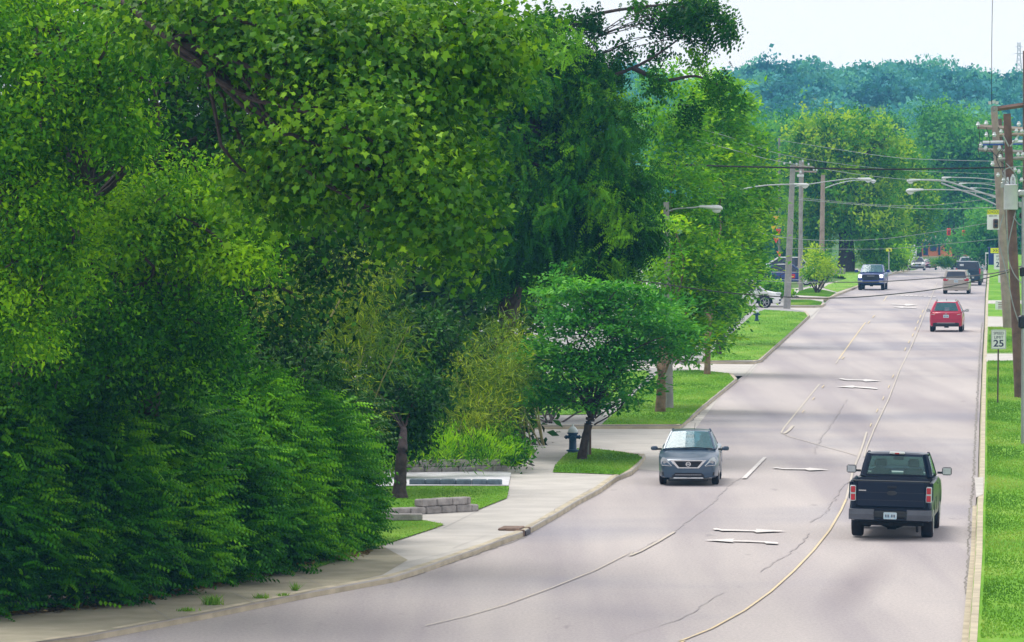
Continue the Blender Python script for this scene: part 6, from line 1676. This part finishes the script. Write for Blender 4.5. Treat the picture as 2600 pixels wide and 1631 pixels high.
# dark teal sport utility in front of the minivan
loc = onroad(2266, 672) + Vector((.6, 1.5, 0))
c = wagon('dark teal sport utility vehicle half hidden ahead of the gold minivan', loc, 6, 'p_teal', 2.0, 1.92, 5.1, 1.25, .78, name='sport_utility', slope=.22, R=.38, z0=.34, mirror=(1.2, 1.3, .2, .2))
yb = -2.55
for sx in (-1, 1): MB().bbox((sx * .92, yb + .05, 1.15), (.12, .14, .42), .03).build('tail_light', M['red_lens'], c)
MB().bbox((-.5, yb + .1, 1.62), (.3, .02, .16), .005).build('window_sticker', M['clear_lens'], c)
MB().bbox((0, yb - .02, .62), (1.9, .16, .22), .04).build('rear_bumper', M['p_teal'], c); plate(c, 0, yb - .01, .9, -1)

# oncoming blue pickup
loc = onroad(2058, 683) + Vector((0, 1.8, 0))
s = dict(L=5.7, W=2.02, H=1.93, z0=.46, R=.40, axles=(-1.75, 1.8), tw=.27, paint='p_navy', gap=.08, roofm='p_teal',
         top=[(-2.85, 1.3), (.7, 1.30), (1.0, 1.28), (2.5, 1.22), (2.75, 1.12), (2.85, .95)], cab=(1.32, -.9, 1.2, .88, -.7, .4, .72), nose=.4, nosew=.05, glass=('glass_teal', 'glass_dark', 'glass_dark'), posts=(.5,), mirror=(.9, 1.42, .26, .2), mirm='p_navy', seats=False)
c = vehicle('pickup_truck', 'dark blue pickup truck with lit headlamps coming towards the camera', 'pickup truck', loc, 187, s)
y = 2.85
gm = deco(c, 'grille', rect(0, .98, 1.30, .44, .2), y - .02, .05, 'black')
mb = MB()
for z in (.84, .93, 1.02, 1.10): mb.box((0, y + .034, z), (1.2, .01, .02))
mb.build('grille_slats', M['rim_dark'], gm)
mb = MB()
for k in range(6): mb.box((-.24 + k * .096, y + .042, 1.08), (.07, .01, .05))
mb.build('grille_letters', M['rim'], gm)
for sx in (-1, 1):
    h_ = MB().bbox((sx * .80, y - .04, 1.06), (.30, .1, .30), .04).build('headlight', M['clear_lens'], c)
    MB().bbox((sx * .80, y + .015, 1.12), (.24, .02, .10), .01).build('lamp', M['headlit'], h_); MB().bbox((sx * .80, y + .015, .99), (.22, .02, .05), .01).build('lamp', M['headlit'], h_)
b_ = MB().bbox((0, y + .02, .64), (1.96, .14, .26), .05).build('front_bumper', M['p_navy'], c)
for sx in (-1, 1): MB().bbox((sx * .80, y + .10, .66), (.34, .03, .16), .02).build('chrome_corner', M['chrome'], b_)
MB().bbox((0, y + .07, .60), (1.2, .06, .12), .02).build('bumper_slot', M['trim'], b_)

# parked white sport utility, nose to the road
b = G(1802, 727, .004); sc_ = px(1, b.y)
loc = Vector((b.x - 1.55, b.y + 1.0, 0.14 * 0))
c = wagon('white sport utility vehicle pulling out of the driveway, nose to the road', loc, 93, 'p_white', 2.0, 1.88, 5.1, 1.20, .74, name='sport_utility', R=.43, z0=.34, spokes=6, rim='rim', mirror=(1.0, 1.3, .2, .2), mirm='p_white', gap=.09)
y = 2.55
for sx in (-1, 1):
    h_ = MB().bbox((sx * .82, y - .12, .98), (.30, .34, .14), .03).build('headlight', M['clear_lens'], c)
    MB().bbox((sx * .88, y - .14, .98), (.16, .2, .06), .02).build('lamp', M['rim_dark'], h_)
    MB().bbox((sx * .86, y - .02, .56), (.26, .14, .12), .03).build('fog_lamp', M['trim'], c)
deco(c, 'grille', rect(0, .88, 1.2, .36, .2), y - .02, .04, 'black')
MB().bbox((0, y - .06, .38), (1.8, .14, .14), .03).build('front_skirt', M['trim'], c)

# parked black car with red door panel, and white car behind it
b = G(1898, 672, .1)
loc = Vector((b.x - 1.4, b.y + 1.0, .1))
s = dict(L=4.95, W=1.86, H=1.68, z0=.28, R=.37, axles=(-1.45, 1.5), tw=.22, paint='p_navy', roofm='p_silver', rim='chrome', spokes=12,
         top=[(-2.47, 1.0), (-2.2, 1.08), (.8, 1.06), (1.5, 1.0), (2.2, .86), (2.47, .7)], cab=(1.05, -2.1, 1.15, .84, -.9, .3, .62), glass=('glass_dark', 'glass_dark', 'glass_dark'), seats=False, posts=(.55,), mirror=(.8, 1.1, .2, .15))
c = vehicle('estate_car', 'parked dark car with a red panel on its door under the flowering tree', 'car', loc, 96, s)
MB().bbox((.935, .30, .72), (.02, .62, .34), .006).build('red_panel', M['red_lens'], c)
MB().box((.942, .30, .68), (.012, .4, .06)).build('panel_lettering', M['sign_yellow'], c)
MB().box((.936, -.2, 1.03), (.012, 4.0, .035)).build('chrome_strip', M['chrome'], c); MB().box((.938, .2, .44), (.012, 2.6, .03)).build('chrome_strip', M['chrome'], c)
for sx in (-1, 1): MB().bbox((sx * .8, 2.36, .74), (.26, .2, .14), .04).build('headlight', M['clear_lens'], c)
b = P(1866, 650, 472)
c = wagon('parked white car showing only its arched roof behind the dark car', Vector((b.x, 472, .1)), 92, 'p_white', 1.85, 1.98, 4.9, 1.22, .62, name='parked_car', slope=1.2, R=.36, roofm='p_white')

# distant cars
def far(label, x, y, heading, paint, W_, H_, L_, name='distant_car', front=False, Y=None, zb=.98, wt=.58, lit=False):
    if Y is None: l_ = onroad(x, y)
    else: l_ = Vector((P(x, y, Y).x, Y, gz(Y)))
    c = wagon(label, l_ + Vector((0, L_ / 2, 0)), heading, paint, W_, H_, L_, zb, wt, name=name, group='distant cars near the crossing')
    yy = L_ / 2 if front else -L_ / 2; f = 1 if front else -1
    for sx in (-1, 1): MB().bbox((sx * (W_ / 2 - .2), yy, zb - .22), (.3, .12, .16), .03).build('headlight' if front else 'tail_light', M['headlit'] if lit else M['clear_lens'] if front else M['red_lens'], c)
    if front: MB().bbox((0, yy, zb - .27), (W_ * .5, .1, .16), .03).build('grille', M['trim'], c); MB().bbox((0, yy, .42), (W_ * .8, .1, .16), .03).build('lower_intake', M['trim'], c)
    plate(c, 0, yy + f * .055, .6, f)
    return c
far('silver car with dark windscreen waiting at the far crossing', 2161, 635, 183, 'p_silver', 1.85, 1.50, 4.8, front=True)
far('dark purple car beside the silver car at the far crossing', 2191, 633, 184, 'p_maroon', 1.75, 1.42, 4.4, front=True, lit=True)
far('white crossover ahead of the dark teal vehicle', 2279, 634, 6, 'p_white', 1.85, 1.70, 4.5, Y=648, zb=1.1)
far('dark blue van like vehicle farthest ahead on the right', 2262, 620, 6, 'p_teal', 2.0, 1.95, 5.0, Y=695, zb=1.25, wt=.75)
far('dark car visible at the right shoulder of the teal vehicle', 2292, 660, 6, 'p_navy', 1.85, 1.65, 4.6, Y=470, zb=1.1)
far('maroon car parked in front of the orange building', 2138, 606, 120, 'p_maroon', 1.85, 1.6, 4.6, Y=760)

# ------------------------------------------------------------ haze
mb = MB(); x0, x1, y0, y1, z0, z1 = -400, 520, -20, 1530, -32, 62
hz = mb.box(((x0 + x1) / 2, (y0 + y1) / 2, (z0 + z1) / 2), (x1 - x0, y1 - y0, z1 - z0)).build('haze', None)
hm, n_, o_ = newmat('haze_air')
pv = n_.nodes.new('ShaderNodeVolumePrincipled')
pv.inputs['Color'].default_value = (.20, .55, 1.0, 1); pv.inputs['Density'].default_value = .0002; pv.inputs['Anisotropy'].default_value = .1
n_.links.new(pv.outputs[0], o_.inputs['Volume'])
hz.data.materials.append(hm); tag(hz, 'thin bluish haze in the air towards the ridge', 'haze', kind='stuff')
